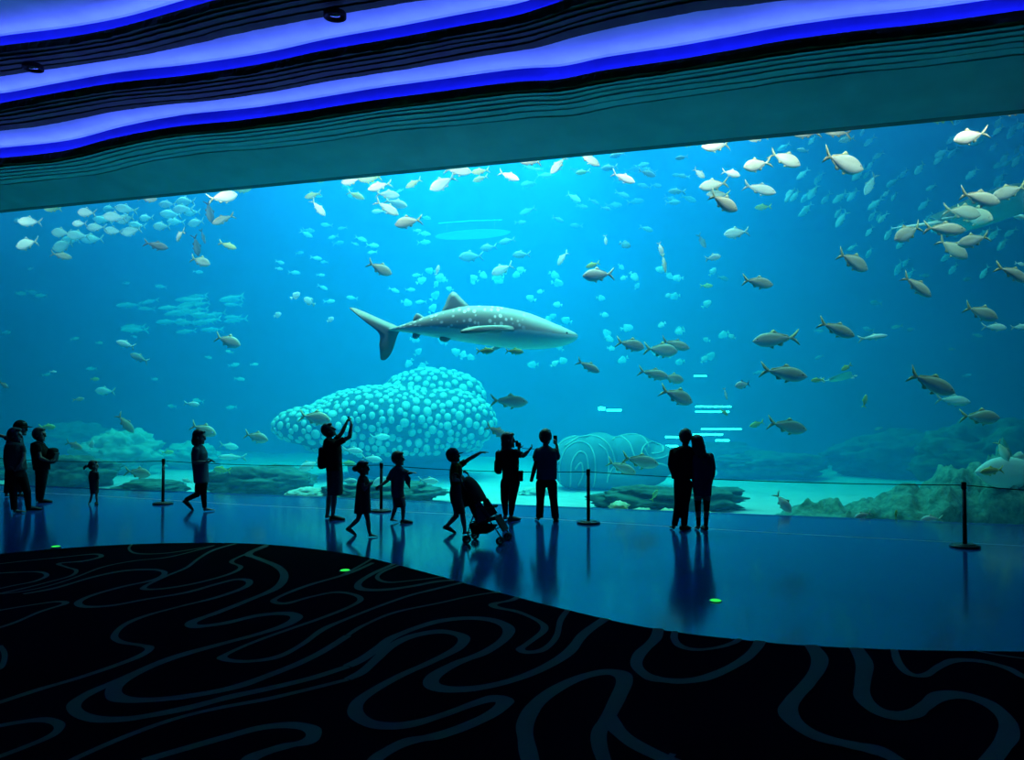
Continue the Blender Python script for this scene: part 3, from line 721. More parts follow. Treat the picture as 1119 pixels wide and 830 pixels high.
# px, py, length, heading, nose-up tilt, shape, colour, metres behind the acrylic, label
NEAR = [
 # upper left
 (162,217,22,1,-5,T,'brown',2.2,'brown fish cut by the window top, left of the pale school\'s right half'),
 (58,228,20,-1,0,T,'green',2.4,'green fish under the window top at the far left above the pale school'),
 (67,279,22,1,-10,T,'brown',2.4,'small brown fish just below the lowest fish of the bright pale school'),
 (171,268,27,1,-12,T,'dark',2.0,'dark fish below the right half of the bright pale school'),
 (249,268,20,1,-18,T,'yellow',2.2,'golden fish alone just right of the steep dark fish, upper left'),
 (219,285,25,1,-18,PM,'grey',1.8,'grey fish with pale head under two steep dark fish, upper left'),
 (215,268,24,1,-78,T,'dark',2.6,'dark fish diving almost vertically onto the grey pale-headed fish'),
 (222,258,18,1,-70,M,'dark',3.0,'thin dark diving fish beside another, below the beige cluster on the left'),
 (243,215,32,1,14,PM,'beige',1.6,'bright beige fish touching the window top in the left cluster'),
 (264,207,22,1,8,T,'green',2.6,'green-yellow fish under the window top right of the bright beige one'),
 (244,239,26,-1,-24,T,'brown',1.9,'brown fish heading down left under the bright beige one at the window top'),
 (229,231,26,1,-75,T,'dark',2.4,'dark steep fish hanging from the window top left of the beige cluster'),
 (196,257,14,-1,-20,PM,'beige',2.2,'small pale fish seen from the front among the right of the pale school'),
 (138,376,23,-1,18,T,'pale',2.6,'upper of the two pale fish close together at middle left'),
 (153,391,24,-1,24,T,'teal',2.6,'lower and greyer of the two fish close together at middle left'),
 (249,372,31,1,-18,PM,'beige',1.6,'beige fish alone at middle left, nose down to the right'),
 (4,420,14,1,-30,T,'brown',2.0,'brown fish cut by the left edge at mid height'),
 (137,462,27,1,-48,T,'brown',1.8,'brown fish diving steeply above the toddler'),
 (86,436,12,1,10,T,'brown',3.2,'tiny brown fish above the diving brown one on the left'),
 (81,486,22,1,-18,T,'brown',1.8,'brown fish between the man with the bag and the toddler'),
 (52,466,18,1,0,T,'green',2.4,'green fish right of the head of the man with the bag'),
 (115,427,26,-1,4,T,'pale',4.0,'bright cyan fish on its own left of the middle, above the diving brown fish'),
 (103,414,12,1,0,T,'green',4.0,'tiny green fish just above the bright cyan one on the left'),
 (151,516,28,1,-8,PM,'brown',1.4,'brown deep-bodied fish low over the sand left of the first rope post'),
 (210,441,17,1,-5,T,'pale',2.6,'small pale fish above the walking woman\'s head'),
 (222,469,30,1,-20,PM,'beige',1.4,'beige fish partly behind the walking woman\'s head'),
 (280,477,28,1,-14,PM,'beige',1.6,'beige fish right of the walking woman at head height'),
 (250,487,22,1,-8,T,'pale',5.0,'pale cyan fish just right of the walking woman, upper of two'),
 (254,499,32,-1,2,M,'pale',3.6,'long pale cyan fish low right of the walking woman'),
 (243,513,21,-1,8,T,'green',1.8,'yellow-green fish at the walking woman\'s waist height'),
 (183,494,13,1,6,T,'green',3.4,'dull green fish just right above the first rope post'),
 (205,525,13,-1,15,T,'pale',2.4,'small pale fish behind the walking woman\'s legs'),
 (91,509,13,1,-75,T,'green',2.0,'yellowish vertical fish left of the toddler\'s head'),
 (78,504,10,1,0,T,'yellow',2.4,'tiny yellow fish over the dark reef left of the toddler'),
 # upper middle
 (342,213,20,-1,-10,T,'yellow',2.2,'yellow-green fish joined to a diving white one under the window top'),
 (348,227,23,1,-48,T,'white',1.8,'white fish diving right below the yellow-green one, top left of middle'),
 (347,197,16,1,0,T,'green',2.8,'faint green fish at the window top left of the beige group'),
 (384,197,24,-1,-6,PM,'beige',1.7,'beige fish at the window top, first on the left of the beige group'),
 (405,194,27,-1,-2,PM,'yellow',1.9,'yellow fish at the window top within the beige group'),
 (415,203,28,-1,-16,T,'beige',1.5,'beige fish pointing down left under the yellow one of the group'),
 (389,213,20,1,-22,T,'yellow',2.2,'small pale yellow fish left below the beige group'),
 (423,212,28,1,-6,T,'beige',1.9,'upper fish of the three overlapping beige ones heading right'),
 (433,222,27,1,-16,T,'beige',2.3,'right-hand fish of the three overlapping beige ones'),
 (423,227,30,1,-30,T,'beige',1.5,'lowest fish of the three overlapping beige ones, nose down'),
 (446,242,31,-1,-8,PM,'brown',1.5,'brown fish heading left just below the beige group'),
 (414,231,16,-1,0,T,'pale',4.4,'bright cyan small fish half behind the lowest beige one'),
 (452,200,20,-1,-24,T,'yellow',2.0,'pale yellow fish right of the beige group, nose down left'),
 (500,186,32,1,-8,T,'beige',1.6,'beige fish heading right at the window top over the big white fish'),
 (484,200,32,-1,-26,PM,'white',1.3,'big bright white fish nose down left below the window top'),
 (525,187,20,-1,-10,T,'yellow',2.0,'upper of two yellow fish under the window top'),
 (525,195,18,-1,-16,T,'yellow',2.6,'lower of two yellow fish under the window top'),
 (556,192,25,1,-22,T,'white',1.6,'white fish nose down right, next right of the two yellow fish'),
 (415,293,29,1,-24,PM,'brown',1.5,'brown fish alone left above the shark\'s tail'),
 (515,280,27,-1,-4,PM,'teal',5.0,'grey-green fish facing left, lowest of the far trio above the shark'),
 (534,270,19,-1,-10,PM,'teal',5.6,'grey-green fish in the middle of the far trio above the shark'),
 (554,263,19,-1,-14,T,'teal',6.2,'grey-green fish topmost of the far trio above the shark'),
 (549,294,26,-1,-22,PM,'pale',3.0,'pale fish with bright head right above the shark\'s back'),
 (570,278,20,-1,0,PM,'teal',4.6,'grey fish right of the pale bright-headed one, facing left'),
 (579,176,27,-1,4,T,'brown',1.5,'brown fish at the window top in the middle'),
 (610,180,26,-1,-48,T,'beige',1.6,'pale fish diving left at the window top right of the brown one'),
 (643,173,29,1,-28,T,'beige',1.4,'pinkish beige fish nose down right at the window top'),
 (681,194,28,1,-20,T,'white',1.5,'white fish heading down right, right of the pinkish beige one'),
 (637,188,17,-1,-10,T,'green',3.6,'faint greenish fish left of the white one under the window top'),
 (707,189,21,1,-15,T,'teal',4.0,'grey-blue fish right of the white one under the window top'),
 (666,183,20,-1,-10,T,'teal',4.6,'dim grey fish left above the white one heading down right'),
 (675,169,18,-1,-10,T,'teal',4.2,'dim fish touching the window top above the white one'),
 (654,300,35,-1,-3,PM,'white',1.2,'large white fish alone right above the shark\'s head'),
 (648,289,17,-1,-18,T,'green',2.2,'yellow-green fish riding above the large white fish'),
 (614,282,12,-1,-40,PM,'pale',2.8,'small bright fish seen from the front left of the large white fish'),
 (722,271,15,1,-72,T,'white',2.0,'upper of two thin vertical fish right of the large white one'),
 (726,287,22,1,-82,M,'beige',2.4,'lower of two thin vertical fish right of the large white one'),
 # upper right
 (745,172,15,-1,-8,T,'teal',4.2,'grey-blue little fish left below the yellow-green one at the window top'),
 (752,157,19,-1,-4,T,'yellow',2.2,'yellow-green fish at the window top left of the large beige one'),
 (783,158,35,-1,-8,PM,'beige',1.3,'large beige fish facing left at the window top'),
 (764,189,16,1,-42,PM,'white',1.9,'small white fish nose down, leftmost below the large beige one'),
 (799,189,21,1,-14,PM,'white',1.7,'white fish between the small white and the beige pair'),
 (780,202,31,-1,-4,PM,'beige',1.5,'beige fish facing left above the larger beige fish nose down right'),
 (785,212,26,-1,2,T,'grey',2.2,'greyish fish half hidden behind the beige pair'),
 (790,221,37,1,-24,PM,'beige',1.1,'large beige fish nose down right, lowest of the white and beige group'),
 (827,180,33,-1,-12,PM,'beige',1.3,'beige fish facing left, nose to tail with one facing right'),
 (830,206,36,1,-16,T,'white',1.3,'white fish with long forked tail below the beige nose-to-tail pair'),
 (828,150,22,-1,-4,PM,'beige',1.8,'beige fish cut by the window top above the nose-to-tail pair'),
 (858,173,36,1,-26,PM,'beige',1.3,'beige fish facing right, nose to tail with one facing left'),
 (853,147,16,-1,0,T,'green',2.6,'pale green fish at the window top left of two grey ones'),
 (880,145,34,-1,2,T,'brown',1.3,'left one of two grey-brown fish at the window top'),
 (914,143,38,-1,8,T,'brown',1.5,'right one of two grey-brown fish at the window top'),
 (926,152,20,-1,-12,T,'pale',4.0,'light blue fish under the right grey-brown one at the window top'),
 (920,177,52,1,-14,PM,'grey',0.9,'large grey fish below the two at the window top, right part'),
 (951,201,26,-1,-62,T,'pale',4.2,'light cyan fish diving left, right of the large grey fish'),
 (878,164,15,-1,6,T,'pale',5.2,'light blue fish left of the large grey fish\'s tail'),
 (1060,149,38,-1,-12,PM,'beige',1.2,'bright beige fish alone near the top right corner of the window'),
 (1107,121,30,-1,4,T,'brown',1.4,'brown fish cut by the window top at the right edge'),
 (1028,129,32,-1,6,T,'green',3.2,'dim green fish along the window top left of the brown corner fish'),
 (1069,216,50,1,-9,T,'beige',1.3,'long pale beige fish above the ray, heading right'),
 (1103,209,44,-1,-18,T,'grey',1.6,'grey fish cut by the right edge above the ray'),
 (1052,231,40,1,-10,PM,'beige',1.7,'beige fish in front of the ray\'s left wing'),
 (1064,235,24,1,-22,PM,'beige',1.3,'beige head-on fish overlapping the ray beside another'),
 (992,254,38,-1,-26,PM,'grey',1.3,'grey fish facing down left at the tip of the ray\'s tail'),
 (1031,250,44,1,-4,T,'beige',1.3,'beige fish heading right just below the ray\'s tail'),
 (1041,271,38,1,-34,PM,'beige',1.3,'beige fish diving right below the ray, left of the pinkish one'),
 (1064,262,34,-1,-14,PM,'grey',1.5,'pinkish grey fish facing left under the ray'),
 (932,285,40,1,-24,PM,'grey',1.2,'grey-beige fish alone left below the ray group, nose down'),
 (1002,312,40,1,-34,T,'beige',1.2,'pale fish diving right, below the ray group'),
 (1107,298,40,1,-22,T,'grey',1.3,'grey fish at the right edge below the ray'),
 (1115,288,12,1,-10,T,'pale',4.0,'cyan bit of fish at the right edge above the grey one'),
 (1072,341,36,1,-22,PM,'grey',1.3,'grey fish at right with a cyan fish just under its nose'),
 (1087,357,26,1,-3,T,'pale',3.0,'cyan fish just under the grey fish at right'),
 (1114,357,18,1,5,T,'pale',3.2,'cyan fish cut by the right edge beside another cyan one'),
 (805,254,28,-1,-6,PM,'pale',3.0,'light cyan fish below the white and beige group, facing left'),
 (767,263,18,1,-60,T,'teal',4.0,'grey-green fish diving above a small cyan one'),
 (779,281,18,1,12,PM,'pale',3.0,'small pale cyan fish below the diving grey-green one'),
 (740,209,19,-1,6,T,'teal',5.0,'dull cyan fish left of the lowest large beige fish'),
 (834,226,18,-1,0,T,'green',3.6,'green fish below the white fish with long forked tail'),
 (828,308,37,1,-6,T,'grey',1.4,'grey fish alone at mid height right of the middle'),
 (772,312,14,1,0,T,'green',4.6,'tiny green fish left of the grey one at mid height'),
 (627,216,18,1,-30,PM,'pale',7.0,'faint cyan deep fish under the window top\'s middle'),
 # right of the shark
 (689,376,32,1,-12,PM,'grey',1.5,'grey fish right of the shark\'s nose, first of the cluster'),
 (722,382,36,1,-5,PM,'grey',1.8,'lighter grey fish overlapped by a darker one in the cluster right of the shark'),
 (738,376,32,1,-16,T,'brown',1.4,'dark grey-brown fish uppermost in the cluster right of the shark'),
 (643,400,27,1,-26,T,'grey',1.5,'grey fish below the shark\'s nose, nose down'),
 (714,408,34,1,-12,T,'grey',1.5,'grey fish leading a row of two under the cluster right of the shark'),
 (735,413,26,1,-8,PM,'grey',1.9,'grey fish directly ahead of another in a row of two'),
 (740,432,38,1,-20,PM,'grey',1.3,'grey-yellow fish lowest of the cluster, above the light bars'),
 (556,438,42,1,-2,T,'grey',1.4,'grey fish level above the photographing woman'),
 (543,471,28,1,-26,T,'beige',1.3,'pale fish diving behind the photographing woman\'s head'),
 (848,370,50,-1,-4,T,'grey',1.2,'large grey fish facing left at middle right'),
 (914,359,42,1,-22,T,'grey',1.3,'grey fish nose down right, right of the large one facing left'),
 (954,368,30,1,8,M,'pale',2.6,'white-cyan slender fish right of the grey nose-down one'),
 (856,407,50,1,-9,T,'grey',1.2,'large grey fish facing right below the large one facing left'),
 (812,420,20,-1,-8,PM,'silver',1.6,'silver fish with dark fins left of the large grey one'),
 (793,430,14,1,-74,M,'pale',2.8,'small pale vertical fish right of the lowest grey-yellow fish'),
 (791,450,11,1,-40,T,'green',2.2,'tiny green fish at the light bars'),
 (893,415,15,-1,-4,T,'green',2.2,'bright green small fish right of the large grey one'),
 (899,415,8,1,-50,PM,'pale',2.8,'tiny cyan fish touching the bright green one'),
 (925,401,13,-1,-30,PM,'green',2.2,'green small fish above the little ray'),
 (945,438,15,1,80,T,'green',2.0,'yellow-green fish swimming straight up right of the little ray'),
 (1017,418,56,1,-22,T,'grey',1.0,'largest grey fish at right, nose down over a cyan fish'),
 (1041,437,34,1,-5,T,'pale',2.4,'cyan fish under the nose of the largest grey fish at right'),
 (1071,455,38,1,-2,PM,'grey',1.3,'grey deep-bodied fish at lower right'),
 (860,465,46,1,-10,T,'grey',1.2,'grey fish right of the couple\'s heads, nose down slightly'),
 (699,503,44,1,-10,T,'grey',1.2,'grey-yellow larger fish in front of the folded coral'),
 (679,510,34,1,-20,T,'grey',1.5,'smaller grey fish left of the larger one at the folded coral'),
 (1096,492,14,1,-60,PM,'beige',1.8,'round pale fish seen from the front at lower right'),
 (1084,514,27,-1,-6,T,'yellow',0.4,'yellow-striped pale fish before the big pale fish'),
 (827,463,18,-1,-16,T,'green',3.0,'dull green fish right of the light bars'),
 (856,549,26,1,-52,PM,'pale',0.5,'pale fish diving to the bottom of the glass right of the couple'),
 (943,563,20,-1,-20,PM,'pale',0.4,'pale fish at the bottom of the glass between the couple and last post'),
 (979,562,11,1,80,T,'green',0.5,'tiny yellow-green upright fish at the glass bottom'),
 (1018,567,22,-1,-6,PM,'pale',0.5,'pale striped fish at the glass bottom left of the last rope post'),
 # around the coral and the people
 (344,456,36,1,-8,PM,'beige',1.3,'beige fish left above the man filming overhead'),
 (385,492,24,1,-4,T,'pale',3.0,'upper one of two cyan fish right of the man filming overhead'),
 (406,501,23,1,-6,T,'pale',3.0,'lower one of two cyan fish over the running girl'),
 (380,506,18,1,-2,T,'green',2.2,'green fish between the filming man and the running girl'),
 (381,525,18,1,0,T,'pale',1.8,'bright cyan fish low between the filming man and the girl'),
 (419,524,24,-1,-22,PM,'pale',1.6,'bright cyan fish low between the girl and the boy'),
 (468,525,23,1,-5,T,'pale',1.8,'cyan-white fish low right of the boy'),
 (338,508,24,-1,-22,PM,'pale',2.4,'light cyan fish behind the filming man\'s backpack'),
 (415,477,22,1,2,T,'pale',5.0,'dim cyan fish in front of the knobbed coral mound'),
 (530,383,20,1,2,T,'green',1.1,'left one of two green pilot fish below the shark'),
 (562,383.5,21,1,-3,T,'green',0.9,'right one of two green pilot fish below the shark'),
 (715,541,14,1,60,T,'green',1.5,'green fish nose up at the dark rock left of the couple'),
 (323,323,12,1,30,B,'pale',3.4,'pale round fish, left of the near pair left of the shark\'s tail'),
 (338,329,14,-1,35,B,'pale',3.4,'pale round fish, right of the near pair left of the shark\'s tail'),
 (303,344,10,1,20,B,'pale',4.0,'small pale round fish left below the near round pair'),
 (361,349,9,1,30,B,'pale',4.0,'small pale round fish left of the shark\'s tail tip'),
 (478,295,12,1,78,T,'white',3.0,'tiny white upright fish above the shark\'s fin'),
 (662,262,11,1,-85,T,'white',3.2,'tiny white upright fish above the large white one'),
 (683,267,13,1,-20,B,'teal',5.0,'dull grey round fish right of the tiny white upright one'),
 (58,406,8,1,0,T,'pale',3.0,'tiny bright cyan fish far left at mid height'),
 (100,486,11,1,70,B,'pale',3.4,'pale round fish above the toddler'),
]
for r in NEAR:
    px, py, ln, d, ti, sh, col, s, lab = r
    big = ln >= 13
    fish(px, py, ln, d, ti, sh, col, s + rng.uniform(-0.15, 0.3), lab, whole=not big, yaw=rng.uniform(-60, -50) if 'from the front' in lab or 'head-on' in lab else None)

# the bright pale school high on the left
SCHOOL = [(33,242,26),(30,266,30),(95,232,24),(87,244,18),(105,248,22),(126,237,27),(138,228,23),(138,239,25),(124,252,22),(144,252,26),(67,254,25),(86,257,25),(101,261,25),(70,268,31),
          (183,223,20),(200,228,24),(203,220,25),(177,247,22),(187,234,23),(215,243,22),(150,246,20),(112,240,20),(20,241,12),(160,238,18),(210,232,20),(192,242,20),(78,262,20),(120,228,18)]
for i, (x, y, ln) in enumerate(SCHOOL):
    fish(x, y, ln, -1, rng.uniform(-8, 8), PM, 'pale', 2.0 + 0.12 * i, 'bright pale fish packed in the school high on the left', 'bright pale school high on the left', whole=False)
# far schools
def school(n, box, ln, d, tilt, shape, col, s, label, group, dens=None):
    k = 0
    while k < n:
        x, y = rng.uniform(box[0], box[2]), rng.uniform(box[1], box[3])
        if dens and not dens(x, y): continue
        k += 1
        fish(x, y, rng.uniform(*ln), rng.choice(d) if isinstance(d, tuple) else d, rng.uniform(*tilt), shape, col, rng.uniform(*s), label, group, whole=True)
top = lambda x: 228 - 0.0992 * x + 4
school(85, (850, 118, 1119, 300), (12, 22), -1, (-62, -28), T, 'pale', (8.5, 13), 'dim slanting fish of the far school at upper right', 'far school at upper right', lambda x, y: y > top(x) and (x > 930 or y < 240))
school(34, (140, 322, 262, 368), (18, 30), -1, (-14, 4), M, 'pale', (10, 13), 'dim long fish of the far band below the golden fish, left', 'far band of fish at middle left')
school(75, (440, 290, 800, 405), (8, 14), (1, -1), (-50, 70), B, 'pale', (8.5, 12), 'dim round fish of the far shoal around and behind the shark', 'far round fish around the shark')
school(34, (300, 200, 470, 330), (9, 16), (1, -1), (-25, 15), T, 'pale', (8, 12), 'dim small fish of the far shoal under the beige group', 'far fish left of the middle')
school(30, (560, 180, 760, 250), (10, 20), (1, -1), (-25, 15), T, 'teal', (7, 11), 'dim fish of the far shoal under the window top in the middle', 'far fish under the middle of the window top')
school(26, (0, 290, 300, 450), (8, 14), (1, -1), (-15, 15), T, 'pale', (9, 12), 'dim tiny fish scattered in the blue water on the left', 'far fish scattered on the left')
school(14, (780, 300, 1100, 470), (9, 16), (1, -1), (-20, 15), T, 'teal', (8, 11), 'very dim tiny fish in the dark blue water on the right', 'far fish scattered on the right')

# ------------------------------------------------------------------ whale shark
def whale_shark():
    y = 17.7
    c = at_y(520, 360, y); k = depth_of(c) / F
    P = lambda px, py, d=0.0: RIGHT * ((px - 520) * k) + ZAX * ((360 - py) * k) + FWDH * d
    prof = [  # px, top, bottom, half-width in px
        (631, 366.0, 369.5, 6), (628, 363.5, 372.5, 13), (620, 359.5, 376.5, 19), (608, 354.5, 379.5, 23), (592, 347.5, 381.5, 25), (572, 340.5, 382.0, 25), (548, 335.5, 380.0, 24),
        (525, 334.0, 376.8, 22), (505, 335.0, 373.6, 19), (485, 339.5, 370.2, 15), (465, 345.5, 366.8, 11), (450, 350.5, 364.0, 7.5), (438, 354.5, 362.0, 5), (429, 357.0, 361.0, 3.6), (424, 357.5, 361.0, 2.5)]
    # denser
    pts = smooth_pts([Vector((a, b, c2)) for a, b, c2, d in prof], 4); wid = smooth_pts([Vector((a, d, 0)) for a, b, c2, d in prof], 4)
    NR = 32
    v, f, uv = [], [], []
    for i, (q, w) in enumerate(zip(pts, wid)):
        cz, hh = (q.y + q.z) / 2, (q.z - q.y) / 2
        swim = 0.18 * max(0, (500 - q.x) / 80) ** 2
        for j in range(NR):
            a = 2 * PI * j / NR
            ca, sa = math.cos(a), math.sin(a)
            yy = w.y * k * (abs(ca) ** 0.9) * (1 if ca > 0 else -1)
            zz = -hh * sa * (1.0 if sa > 0 else 0.98)
            v.append(P(q.x, cz + zz, yy + swim))
            uv.append((q.x, sa))
        if i:
            for j in range(NR):
                A = NR * (i - 1); Bq = NR * i; f.append((A + j, A + (j + 1) % NR, Bq + (j + 1) % NR, Bq + j))
    f.append(tuple(range(NR))); f.append(tuple(reversed(range(len(v) - NR, len(v)))))
    m = bpy.data.materials.new('spotted_shark_skin'); m.use_nodes = True; nt = m.node_tree; b = nt.nodes['Principled BSDF']; b.inputs['Roughness'].default_value = 0.55
    at = nt.nodes.new('ShaderNodeAttribute'); at.attribute_name = 'flank'
    sk = nt.nodes.new('ShaderNodeAttribute'); sk.attribute_name = 'skin'
    vo = nt.nodes.new('ShaderNodeTexVoronoi'); vo.inputs['Scale'].default_value = 1.0; vo.inputs['Randomness'].default_value = 0.55
    nt.links.new(sk.outputs['Vector'], vo.inputs['Vector'])
    r1 = nt.nodes.new('ShaderNodeValToRGB'); r1.color_ramp.elements[0].position = 0.28; r1.color_ramp.elements[0].color = (0.95, 0.93, 0.88, 1); r1.color_ramp.elements[1].position = 0.38; r1.color_ramp.elements[1].color = (0.34, 0.34, 0.32, 1)
    nt.links.new(vo.outputs['Distance'], r1.inputs[0])
    sz = nt.nodes.new('ShaderNodeTexNoise'); sz.inputs['Scale'].default_value = 2.2; tc = nt.nodes.new('ShaderNodeTexCoord'); nt.links.new(tc.outputs['Object'], sz.inputs['Vector'])
    head = nt.nodes.new('ShaderNodeAttribute'); head.attribute_name = 'head'
    mh = nt.nodes.new('ShaderNodeMix'); mh.data_type = 'RGBA'; nt.links.new(head.outputs['Fac'], mh.inputs['Factor']); nt.links.new(r1.outputs[0], mh.inputs['A']); mh.inputs['B'].default_value = (0.46, 0.45, 0.42, 1)
    mx = nt.nodes.new('ShaderNodeMix'); mx.data_type = 'RGBA'; r2 = nt.nodes.new('ShaderNodeValToRGB'); r2.color_ramp.elements[0].position = 0.44; r2.color_ramp.elements[1].position = 0.56
    nt.links.new(at.outputs['Fac'], r2.inputs[0]); nt.links.new(r2.outputs[0], mx.inputs['Factor']); mx.inputs['A'].default_value = (0.86, 0.92, 0.88, 1); nt.links.new(mh.outputs['Result'], mx.inputs['B'])
    nt.links.new(mx.outputs['Result'], b.inputs['Base Color'])
    o = pydata('whale_shark', v, f, m); o.location = c
    me = o.data
    for nm, ty in (('flank', 'FLOAT'), ('skin', 'FLOAT_VECTOR'), ('head', 'FLOAT')): me.attributes.new(nm, ty, 'POINT')
    fl, sv, hd = me.attributes['flank'], me.attributes['skin'], me.attributes['head']
    for i, (x, sa) in enumerate(uv):
        line = interp([424, 470, 500, 540, 570, 600, 631], [-0.1, -0.15, -0.35, -0.42, -0.05, 0.02, 0.1], x)
        fl.data[i].value = 0.5 + (sa - line) * 1.1
        sv.data[i].vector = (x * 0.17, sa * 3.2, 0.0)
        hd.data[i].value = min(max((x - 560) / 22, 0), 1)
    tag(o, 'large spotted grey whale shark with white belly swimming right in the middle', 'shark')
    fm = mat('shark_fin_grey', (0.33, 0.32, 0.31), 0.6, (0.25, 0.25, 0.24), 3)
    def fin(name, pts, th, d0=0.0, swim=0.0, tipd=0.0, label=None):
        bm = bmesh.new(); n = len(pts)
        cx = sum(p[0] for p in pts) / n; cyy = sum(p[1] for p in pts) / n
        base = pts[0]; far = max(((p[0] - base[0]) ** 2 + (p[1] - base[1]) ** 2) ** .5 for p in pts)
        def dd(x, yv): return d0 + swim + tipd * (((x - base[0]) ** 2 + (yv - base[1]) ** 2) ** .5 / far)
        sm = smooth_pts([Vector((*p, 0)) for p in pts + [pts[0]]], 3)[:-1]
        ed = [bm.verts.new(P(p.x, p.y, dd(p.x, p.y))) for p in sm]
        for s in (1, -1):
            inn = [bm.verts.new(P(lerp(p.x, cx, .5), lerp(p.y, cyy, .5), dd(lerp(p.x, cx, .5), lerp(p.y, cyy, .5)) + s * th)) for p in sm]
            N = len(sm)
            for i in range(N):
                j = (i + 1) % N; bm.faces.new((ed[i], ed[j], inn[j], inn[i]) if s > 0 else (ed[j], ed[i], inn[i], inn[j]))
            bm.faces.new(inn if s > 0 else list(reversed(inn)))
        bmesh.ops.recalc_face_normals(bm, faces=bm.faces)
        q = from_bm(name, bm, fm, o); 
        if label: q['label'] = label
    fin('dorsal_fin', [(512, 338), (513, 334.5), (504, 325.5), (498, 319.5), (493, 319.0), (488.5, 326), (486, 333), (483, 339), (486, 342), (500, 341)], 0.05)
    fin('second_dorsal_fin', [(466, 348), (461, 344.5), (456, 342), (453.5, 344), (451, 350), (456, 352)], 0.03)
    fin('tail_fin', [(437, 359), (432, 355), (418, 349), (400, 341), (388, 336), (380, 335), (386, 341), (398, 350), (408, 358), (414, 366), (416, 376), (414.5, 386), (415, 392), (420, 392.5), (426, 386), (430, 376), (433, 366)], 0.05, 0.0, 0.18)
    fin('pectoral_fin', [(566, 362.5), (560, 359), (550, 358), (535, 358.8), (518, 361), (508, 364.5), (506, 367), (511, 368.5), (525, 367.5), (540, 365), (552, 363.5), (560, 364.5)], 0.045, -0.48, 0, -0.55)
    fin('pectoral_fin', [(566, 366), (556, 372), (545, 378), (532, 382), (528, 381), (540, 374), (556, 364)], 0.045, 0.44, 0, 0.7)
    fin('pelvic_fin', [(494, 370), (488, 374), (482, 372.5), (481, 369), (486, 366)], 0.03, -0.12)
    fin('anal_fin', [(460, 365), (456, 370), (451, 369), (451, 364), (455, 362)], 0.025, 0.02)
    for s in (-1, 1):
        bm = bmesh.new(); bm_ball(bm, P(618, 365.5, s * 18.6 * k), (0.03, 0.03, 0.03), 2); from_bm('eye', bm, mat('fish_eye', (0.01, 0.01, 0.01), 0.15), o)
whale_shark()

# ------------------------------------------------------------------ rays and the big pale fish
def ray_fish(name, px, py, span_px, s, roll, yaw, label, m, tail=1.2, face=1):
    """a ray: nose along +x, wings along y, underside shown by rolling it"""
    p = at_y(px, py, GLASS_IN + s); L = span_px * depth_of(p) / F
    v, f = [], []
    NU, NV = 18, 14
    def half(t):   # half span along the body axis, t from nose 0 to tail root 1
        return max(0.02, (math.sin(PI * min(t ** 0.75, 1)) ** 0.9) * 0.62)
    for side in (1, -1):
        for i in range(NU + 1):
            t = i / NU; x = 0.5 - t
            hw = half(t)
            for j in range(NV + 1):
                q = -1 + 2 * j / NV
                yy = hw * q
                sweep = -0.16 * abs(q) ** 1.5
                th = 0.085 * math.sin(PI * min(max(t, .02), .98)) * (1 - abs(q) ** 1.2) + 0.004
                v.append(Vector((x + sweep, yy, side * th * (1.0 if side > 0 else 0.6) + 0.07 * abs(q) ** 2)))
    n = (NU + 1) * (NV + 1)
    for side in (0, 1):
        for i in range(NU):
            for j in range(NV):
                a = side * n + i * (NV + 1) + j; q = (a, a + 1, a + NV + 2, a + NV + 1); f.append(q if side else tuple(reversed(q)))
    me_bm = bmesh.new()
    vv = [me_bm.verts.new(q) for q in v]
    for q in f: me_bm.faces.new([vv[i] for i in q])
    bmesh.ops.remove_doubles(me_bm, verts=me_bm.verts, dist=0.001)
    o = from_bm(name, me_bm, m)
    bm = bmesh.new(); bm_tube(bm, [(-.45, 0, 0), (-.7, 0.01, 0.0), (-.9, 0.03, 0.01), (-.45 - tail * .7, 0.05, 0.02)], [.03, .02, .013, .004], 8); from_bm('tail', bm, m, o)
    for sgn in (1, -1):
        bm = bmesh.new(); bm_fin(bm, [(0.40, 0.0), (0.50, 0.02), (0.60, 0.0), (0.58, -0.05), (0.46, -0.05)], 0.02, 0, Matrix.Translation((0, sgn * 0.13, 0))); from_bm('head_lobe', bm, mat('ray_lobe_white', (0.85, 0.88, 0.86), 0.6), o)
        bm = bmesh.new(); bm_fin(bm, [(-0.40, 0.0), (-0.55, 0.03), (-0.60, -0.02), (-0.46, -0.05)], 0.012, 0, Matrix.Translation((0, sgn * 0.08, 0)) @ Matrix.Rotation(R(80) * sgn, 4, 'X')); from_bm('pelvic_fin', bm, m, o)
    X = (RIGHT * face * math.cos(R(8)) + ZAX * math.sin(R(8)))
    X = Matrix.Rotation(R(yaw), 3, 'Z') @ X; X.normalize(); Y = ZAX.cross(X).normalized(); Z = X.cross(Y)
    o.matrix_world = Matrix.Translation(p) @ Matrix((X, Y, Z)).transposed().to_4x4() @ Matrix.Rotation(R(roll), 4, 'X') @ Matrix.Scale(L, 4)
    tag(o, label, 'ray')
RAYM = mat('ray_underside', (0.75, 0.90, 0.86), 0.7, (0.66, 0.82, 0.78), 4)
ray_fish('manta_ray', 1078, 236, 98, 3.6, -13, 4, 'large teal ray seen from below among beige fish at the right', RAYM, 0.9)
ray_fish('eagle_ray', 921, 413, 26, 3.0, -18, 8, 'little pale ray right of the bright green fish', RAYM, 1.0)
fish(1118, 516, 112, -1, 3, T, 'pale', 0.75, 'big pale teal fish cut by the right edge above the reef', yaw=6, bend=0.0)
